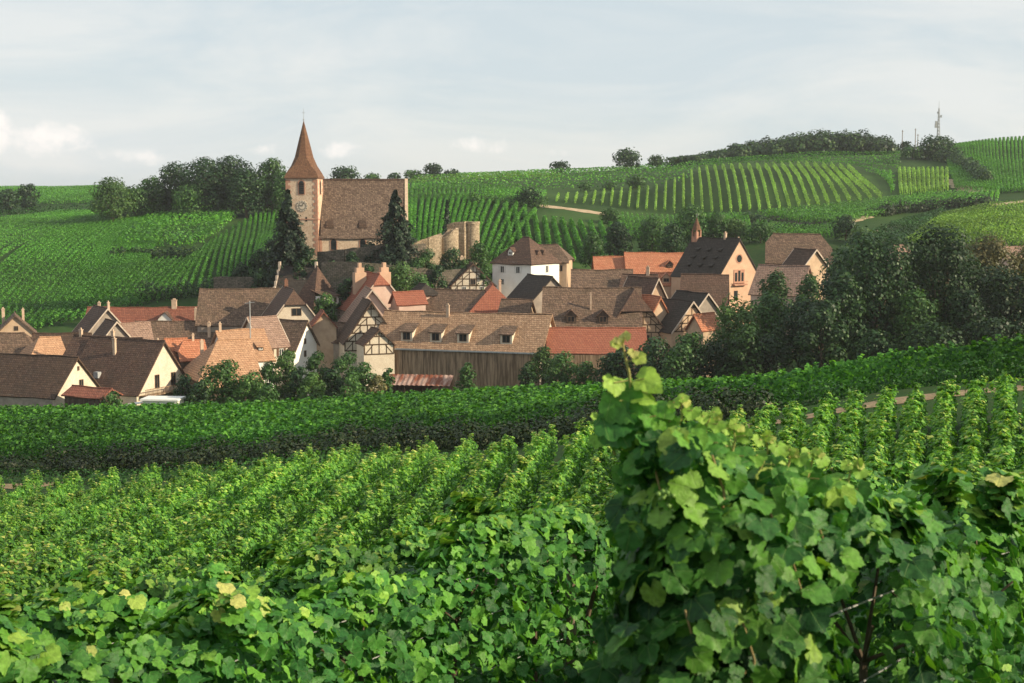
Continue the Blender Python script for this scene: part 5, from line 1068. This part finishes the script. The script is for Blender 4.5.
# ------------------------------------------------------------ the church
def church():
    rot = R(4); p = at(305.5, 250, 298); z = gz(p.x, p.y); zb = p.z
    r = empty('church', (p.x, p.y, zb), rot); tag(r, 'fortified church with clock tower, tall tiled spire and long steep nave roof on the hill', 'church')
    top = at(305, 177.5, 298).z - zb; apex = at(305, 121, 298).z - zb; T = 3.25
    bm = bmesh.new(); box(bm, -T, T, -T, T, -4, top)
    tw = obj('tower', bm, M['stone_church'], r); tw.rotation_euler.z = R(-7)
    bm = bmesh.new(); box(bm, -T-.1, T+.1, -T-.1, T+.1, top*.42, top*.42+.22); box(bm, -T-.16, T+.16, -T-.16, T+.16, top-.3, top-.02); obj('string_course', bm, M['sandstone'], tw)
    for sx in (-1, 1):
        for sy in (-1, 1):
            bm = bmesh.new(); q = 0; zz = -1.0
            while zz < top-.9:
                w1 = .95 if q % 2 else .5
                x0, x1 = sorted((sx*(T-w1), sx*(T+.05))); y0, y1 = sorted((sy*(T-(1.45-w1)), sy*(T+.05))); box(bm, x0, x1, y0, y1, zz, zz+.6); zz += .6; q += 1
            obj('quoins', bm, M['sandstone'], tw)
    # spire with bell-cast foot
    prof = [(T+.38, top-.15), (T-.1, top+.9), (T-.85, top+2.4), (T-1.45, top+4.2), (1.22, top+(apex-top)*.58), (.55, top+(apex-top)*.82), (.05, apex)]
    bm = bmesh.new(); rings = []
    for rr, zz in prof:
        f = min(1, max(0, (zz-top-.9)/3.5)); ring = []
        for k in range(8):
            a = math.pi/4*k + math.pi/8
            oc = (rr*math.cos(a)/math.cos(math.pi/8), rr*math.sin(a)/math.cos(math.pi/8))
            sqc = [(1, .42), (.42, 1), (-.42, 1), (-1, .42), (-1, -.42), (-.42, -1), (.42, -1), (1, -.42)][k]; s1 = [(1, 1), (1, 1), (-1, 1), (-1, 1), (-1, -1), (-1, -1), (1, -1), (1, -1)][k]
            sx, sy = s1[0]*rr*(1), s1[1]*rr
            if f == 0: e = .02; sx = s1[0]*rr - (e if abs(sqc[0]) < 1 else 0)*s1[0]; sy = s1[1]*rr - (e if abs(sqc[1]) < 1 else 0)*s1[1]
            ring.append(bm.verts.new((sx*(1-f)+oc[0]*f, sy*(1-f)+oc[1]*f, zz)))
        rings.append(ring)
    for a, b in zip(rings, rings[1:]):
        for k in range(8): bm.faces.new((a[k], a[(k+1) % 8], b[(k+1) % 8], b[k]))
    bm.faces.new(rings[0][::-1]); bm.faces.new(rings[-1]); sp = obj('spire', bm, M['roof_spire'], tw)
    bm = bmesh.new(); bar(bm, (0, 0, apex-.2), (0, 0, apex+2.6), .05, .03); bmesh.ops.create_uvsphere(bm, u_segments=8, v_segments=6, radius=.18, matrix=Matrix.Translation((0, 0, apex+.3))); bar(bm, (-.35, 0, apex+1.7), (.35, 0, apex+1.7), .04); obj('weathervane', bm, M['metal'], sp)
    # belfry openings, clock
    axs = {'F': lambda u, d, z_: (u, -T-d, z_), 'R': lambda u, d, z_: (T+d, u, z_)}
    for fc in 'FR':
        ax = axs[fc]; zc = top - 3.6
        bm = bmesh.new(); beam(bm, (0, zc), (0, zc+2.4), 1.5, -.02, .08, ax); disc(bm, ax, 0, zc+2.4, .75, -.02, .08); f = obj('belfry_window', bm, M['sandstone'], tw)
        bm = bmesh.new(); beam(bm, (0, zc+.15), (0, zc+2.35), 1.05, .04, .10, ax); disc(bm, ax, 0, zc+2.35, .52, .04, .10); lo = obj('opening', bm, M['glass'], f)
        bm = bmesh.new()
        for q in range(6): beam(bm, (-.5, zc+.35+q*.38), (.5, zc+.35+q*.38), .09, .09, .2, ax)
        obj('louvres', bm, M['wood_dark'], f)
    ax = axs['F']; zc = at(304, 206, 295).z - zb
    bm = bmesh.new(); disc(bm, ax, .1, zc, 1.15, -.02, .10, 28); c = obj('clock', bm, M['clock'], tw)
    bm = bmesh.new(); disc(bm, ax, .1, zc, .74, .105, .13, 28, ri=.67)
    for q in range(12):
        a = q*math.pi/6; beam(bm, (.1+.84*math.cos(a), zc+.84*math.sin(a)), (.1+1.12*math.cos(a), zc+1.08*math.sin(a)), .09, .10, .14, ax)
    beam(bm, (.1, zc), (.1-.55, zc+.2), .1, .14, .17, ax); beam(bm, (.1, zc), (.45, zc+.75), .08, .14, .17, ax); obj('clock_hands', bm, M['black'], c)
    for (u, z_) in ((-.6, 2.2), (.9, 6.0)):
        bm = bmesh.new(); beam(bm, (u, z_), (u, z_+.9), .35, -.02, .03, ax); obj('slit_window', bm, M['glass'], tw)
    # nave
    x0, x1 = T-.2, T+17.6; yc = 4.6; W = 7.8; ze = at(360, 236.5, 293).z - zb; zr = at(360, 180.5, 303).z - zb
    bm = bmesh.new(); 
    def face(pts): bm.faces.new([bm.verts.new(q) for q in pts])
    yf, yb = yc-W, yc+W
    face([(x0, yf, -4), (x1, yf, -4), (x1, yf, ze), (x0, yf, ze)]); face([(x0, yb, -4), (x1, yb, -4), (x1, yb, ze), (x0, yb, ze)])
    for x in (x0, x1): face([(x, yf, -4), (x, yb, -4), (x, yb, ze), (x, yc, zr-.1), (x, yf, ze)])
    bmesh.ops.remove_doubles(bm, verts=bm.verts, dist=.001); nv = obj('nave_wall', bm, M['stone_church'], r)
    k = (zr-ze)/W; bm = bmesh.new(); o_ = .4
    for sg in (-1, 1):
        q0 = [(x0+.3, yc+sg*(W+o_), ze-o_*k+.12), (x1-.1, yc+sg*(W+o_), ze-o_*k+.12), (x1-.1, yc, zr+.12), (x0+.3, yc, zr+.12)]
        vs = [[bm.verts.new(Vector(q0[0]).lerp(Vector(q0[1]), i_/10).lerp(Vector(q0[3]).lerp(Vector(q0[2]), i_/10), j_/8) + Vector((0, 0, .06*math.sin(i_*1.3+j_)))) for j_ in range(9)] for i_ in range(11)]
        for i_ in range(10):
            for j_ in range(8): bm.faces.new((vs[i_][j_], vs[i_+1][j_], vs[i_+1][j_+1], vs[i_][j_+1]))
    bmesh.ops.recalc_face_normals(bm, faces=bm.faces); bmesh.ops.solidify(bm, geom=bm.faces[:], thickness=.2); rf = obj('nave_roof', bm, M['roof_nave'], r)
    bm = bmesh.new(); bar(bm, (x0+.3, yc, zr+.2), (x1-.1, yc, zr+.2), .18, .18, 6); obj('ridge_tiles', bm, M['roof_choc'], rf)
    # gable parapet at the far end
    bm = bmesh.new()
    for sg in (-1, 1):
        A = [(x1-.05, yc+sg*(W+.3), ze-.6), (x1+.6, yc+sg*(W+.3), ze-.6), (x1+.6, yc, zr-.2), (x1-.05, yc, zr-.2)]
        hexa(bm, A + [(a, b, c+.62) for a, b, c in A])
    obj('gable_parapet', bm, M['stone_church'], nv)
    axn = lambda u, d, z_: (u, yf-d, z_)
    for u in (x0+3.0, x0+9.0, x0+13.8):
        bm = bmesh.new(); beam(bm, (u, ze-2.9), (u, ze-1.15), 1.5, -.02, .08, axn); disc(bm, axn, u, ze-1.15, .75, -.02, .08); f = obj('nave_window', bm, M['sandstone'], nv)
        bm = bmesh.new(); beam(bm, (u, ze-2.8), (u, ze-1.15), 1.1, .04, .10, axn); disc(bm, axn, u, ze-1.15, .55, .04, .10); obj('pane', bm, M['glass'], f)
    for u in (x0+2.2, x0+9.0):
        y_ = yf+1.4; z_ = ze+1.4*k+.15; bm = bmesh.new()
        hexa(bm, [(u-.9, y_-.5, z_-.6), (u+.9, y_-.5, z_-.6), (u+.9, y_+.6, z_+.5), (u-.9, y_+.6, z_+.5), (u-.75, y_-.4, z_+.05), (u+.75, y_-.4, z_+.05), (u+.7, y_+.9, z_+1.25), (u-.7, y_+.9, z_+1.25)]); d = obj('roof_vent', bm, M['roof_dark'], rf)
    bm = bmesh.new(); hexa(bm, [(x0+.1, yf-.06, -1), (x0+.6, yf-.06, -1), (x0+.6, yf, -1), (x0+.1, yf, -1), (x0+.1, yf-.06, ze-.3), (x0+.6, yf-.06, ze-.3), (x0+.6, yf, ze-.3), (x0+.1, yf, ze-.3)]); obj('corner_stones', bm, M['sandstone'], nv)
church()
# churchyard walls
def wall_run(label, pts, h, t, mat, name='stone_wall', cat='wall', base=1.5, topz=None):
    """pts: (px, py_top, Y)"""
    bm = bmesh.new()
    W_ = [at(*p) for p in pts]
    for a, b in zip(W_, W_[1:]):
        n = max(1, int((b-a).length/1.6))
        for q in range(n):
            p = a.lerp(b, q/n); q2 = a.lerp(b, (q+1)/n); d = (q2-p); d.z = 0; d.normalize(); nn = Vector((-d.y, d.x, 0))*t/2; j0 = .12*math.sin(p.x*1.7); j1 = .12*math.sin(q2.x*1.7)
            zb0 = gz(p.x, p.y)-1.2; zb1 = gz(q2.x, q2.y)-1.2
            hexa(bm, [(*(p-nn).xy, zb0), (*(q2-nn).xy, zb1), (*(q2+nn).xy, zb1), (*(p+nn).xy, zb0), (*(p-nn).xy, p.z+j0), (*(q2-nn).xy, q2.z+j1), (*(q2+nn).xy, q2.z+j1), (*(p+nn).xy, p.z+j0)])
    bmesh.ops.remove_doubles(bm, verts=bm.verts, dist=.002)
    o = obj(name, bm, M[mat]); tag(o, label, cat); return o
wall_run('dark rubble churchyard wall below the nave', [(318, 252, 288), (345, 249, 286), (385, 244, 286), (425, 244, 290)], 3, .8, 'rubble_dark')
wall_run('lower terrace wall under the churchyard', [(322, 262, 279), (360, 262, 277), (400, 266, 278), (440, 270, 281), (480, 268, 284)], 2, .6, 'rubble_dark')
wall_run('low stone wall at the foot of the left vines', [(214, 276.5, 288), (245, 277, 286), (282, 277, 285)], 2, .5, 'rubble_dark')
def ruin():
    def cyl(px, w, yt, Y, zlow, label, cut, lean=0):
        p = at(px, yt, Y); rr = w*Y/1422/2; z0 = gz(p.x, p.y); r = empty('castle_ruin', (p.x, p.y, z0)); tag(r, label, 'ruin')
        bm = bmesh.new(); n = 28; H = p.z - z0
        for q in range(n):
            a, b = 2*math.pi*q/n, 2*math.pi*(q+1)/n; f = lambda t: H - cut*(.5+.5*math.cos(t-math.radians(200)))**2 + .25*math.sin(t*5)
            P = [(rr*math.cos(a), rr*math.sin(a)), (rr*math.cos(b), rr*math.sin(b)), ((rr-.6)*math.cos(b), (rr-.6)*math.sin(b)), ((rr-.6)*math.cos(a), (rr-.6)*math.sin(a))]
            hexa(bm, [(x, y, -2) for x, y in P] + [(x, y, z) for (x, y), z in zip(P, (f(a), f(b), f(b), f(a)))])
        bmesh.ops.remove_doubles(bm, verts=bm.verts, dist=.002); obj('wall', bm, M['rubble'], r)
        bm = bmesh.new(); 
        for q in range(n):
            a, b = 2*math.pi*q/n, 2*math.pi*(q+1)/n; o1 = rr+.12
            if cut < 1: hexa(bm, [(x, y, H-.2) for x, y in ((o1*math.cos(a), o1*math.sin(a)), (o1*math.cos(b), o1*math.sin(b)), ((rr-.65)*math.cos(b), (rr-.65)*math.sin(b)), ((rr-.65)*math.cos(a), (rr-.65)*math.sin(a)))] + [(x, y, H+.3) for x, y in ((o1*math.cos(a), o1*math.sin(a)), (o1*math.cos(b), o1*math.sin(b)), ((rr-.65)*math.cos(b), (rr-.65)*math.sin(b)), ((rr-.65)*math.cos(a), (rr-.65)*math.sin(a)))])
        if len(bm.faces): obj('coping', bm, M['rubble'], r)
        else: bm.free()
    cyl(449, 19, 229, 308, 0, 'broken round stone tower of the ruin, the left and wider one', 2.2)
    cyl(473, 13, 223, 312, 0, 'slim round stone tower of the ruin at the right', .4)
    wall_run('tall pale stretch of ruined wall between the two round towers', [(448, 225, 314), (456, 221.5, 313), (466, 222, 311)], 3, 1.0, 'rubble', name='ruined_wall')
    wall_run('low ruined wall running left from the round towers', [(414, 243, 305), (428, 238, 305), (441, 233, 306)], 3, .8, 'rubble', name='ruined_wall')
ruin()

# ------------------------------------------------------------ small things
def mast():
    p = at(938, 142, 640); z = gz(p.x, p.y); top = at(938, 101, 640).z - z; r = empty('radio_mast', (p.x, p.y, z)); tag(r, 'lattice radio mast with antennas behind the big tree on the crest', 'radio mast')
    bm = bmesh.new(); n = 12; s = 1.0
    for k in range(n):
        a, b = k/n, (k+1)/n; w0, w1 = s*(1-a*.8), s*(1-b*.8); z0, z1 = top*.85*a, top*.85*b
        C0 = [(w0, 0), (-w0/2, w0*.87), (-w0/2, -w0*.87)]; C1 = [(w1, 0), (-w1/2, w1*.87), (-w1/2, -w1*.87)]
        for q in range(3):
            bar(bm, (*C0[q], z0), (*C1[q], z1), .14, n=4); bar(bm, (*C0[q], z0), (*C1[(q+1) % 3], z1), .08, n=4); bar(bm, (*C0[(q+1) % 3], z0), (*C1[q], z1), .08, n=4)
    bar(bm, (0, 0, top*.84), (0, 0, top), .12, .05, 5); m = obj('lattice', bm, M['metal'], r)
    for zz, a, s_ in ((.45, 2.9, 1.0), (.52, 3.4, .8), (.66, .3, .6), (.74, 2.0, .5)):
        bm = bmesh.new(); box(bm, math.cos(a)*1.1-s_/2, math.cos(a)*1.1+s_/2, -s_/2, s_/2, top*zz, top*zz+s_*1.8); obj('antenna', bm, M['metal'], r)
mast()
for px, t, lb in ((902, 130, 'left slim pole on the crest left of the radio mast'), (915, 128.5, 'right slim pole on the crest left of the radio mast'), (917.5, 134, 'short pole beside the right slim pole on the crest')):
    p = at(px, 150, 640); z = gz(p.x, p.y); top = at(px, t, 640).z; bm = bmesh.new(); bar(bm, (p.x, p.y, z-1), (p.x, p.y, top), .2, .14, 6); bar(bm, (p.x-.5, p.y, top-.6), (p.x+.5, p.y, top-.6), .08, n=5); tag(obj('pole', bm, M['post']), lb, 'pole')
def car():
    p = at(297, 393, 228); z = gz(p.x, p.y); r = empty('parked_car', (p.x, p.y, z), R(8)); tag(r, 'white car parked behind the vines, only its top showing', 'car')
    bm = bmesh.new(); prof = [(-2.1, .35), (-2.1, .85), (-1.5, .95), (-.9, 1.42), (.8, 1.45), (1.5, .98), (2.1, .8), (2.15, .35)]
    A = [bm.verts.new((x, -.85, z_)) for x, z_ in prof]; B = [bm.verts.new((x, .85, z_)) for x, z_ in prof]
    for k in range(len(prof)): bm.faces.new((A[k], A[(k+1) % 8], B[(k+1) % 8], B[k]))
    bm.faces.new(A); bm.faces.new(B[::-1]); bmesh.ops.bevel(bm, geom=bm.edges[:], offset=.06, segments=2, affect='EDGES'); obj('body', bm, M['white_paint'], r)
    bm = bmesh.new(); hexa(bm, [(-1.25, -.87, 1.0), (1.2, -.87, 1.0), (1.2, .87, 1.0), (-1.25, .87, 1.0), (-.8, -.80, 1.36), (.7, -.80, 1.36), (.7, .80, 1.36), (-.8, .80, 1.36)]); obj('window', bm, M['glass'], r)
    for x in (-1.35, 1.35):
        for y in (-.8, .8):
            bm = bmesh.new(); bar(bm, (x, y-.1, .33), (x, y+.1, .33), .33, n=16); obj('wheel', bm, M['rubber'], r)
car()
def cabinet():
    p = at(347, 384, 204); z = gz(p.x, p.y); bm = bmesh.new(); box(bm, p.x-.35, p.x+.35, p.y-.25, p.y+.25, z-.3, p.z); box(bm, p.x-.4, p.x+.4, p.y-.3, p.y+.3, p.z+.002, p.z+.1); tag(obj('utility_box', bm, M['plaster_tan']), 'small pale box standing behind the vines left of the barn', 'utility box')
cabinet()
def pole(px, yt, yb, Y, lb, arm=True):
    p = at(px, yb, Y); z = gz(p.x, p.y); t = at(px, yt, Y).z; r = empty('utility_pole', (p.x, p.y, z)); tag(r, lb, 'utility pole'); bm = bmesh.new(); bar(bm, (0, 0, -.5), (0, 0, t-z), .12, .09, 6); obj('mast', bm, M['metal'], r)
    bm = bmesh.new(); bar(bm, (-.8, 0, t-z-.4), (.8, 0, t-z-.2), .05, n=5); obj('crossarm', bm, M['metal'], r)
pole(250.5, 301, 345, 232, 'thin metal pole with crossarm among the roofs left of the half hipped gable')

# ------------------------------------------------------------ haze: one closed box of thin even air
def haze():
    m = bpy.data.materials.new('haze'); m.use_nodes = True; n = m.node_tree.nodes; l = m.node_tree.links; n.clear()
    o = n.new('ShaderNodeOutputMaterial'); v = n.new('ShaderNodeVolumePrincipled'); v.inputs['Color'].default_value = (.92, .95, 1, 1); v.inputs['Density'].default_value = .00010; v.inputs['Anisotropy'].default_value = .2
    l.new(v.outputs[0], o.inputs['Volume'])
    bm = bmesh.new(); box(bm, -11500, 11500, -200, 7300, -400, 75); ob = obj('haze', bm, m); tag(ob, kind='stuff'); ob['label'] = 'thin pale summer haze over the valley'; ob['category'] = 'haze'
haze()
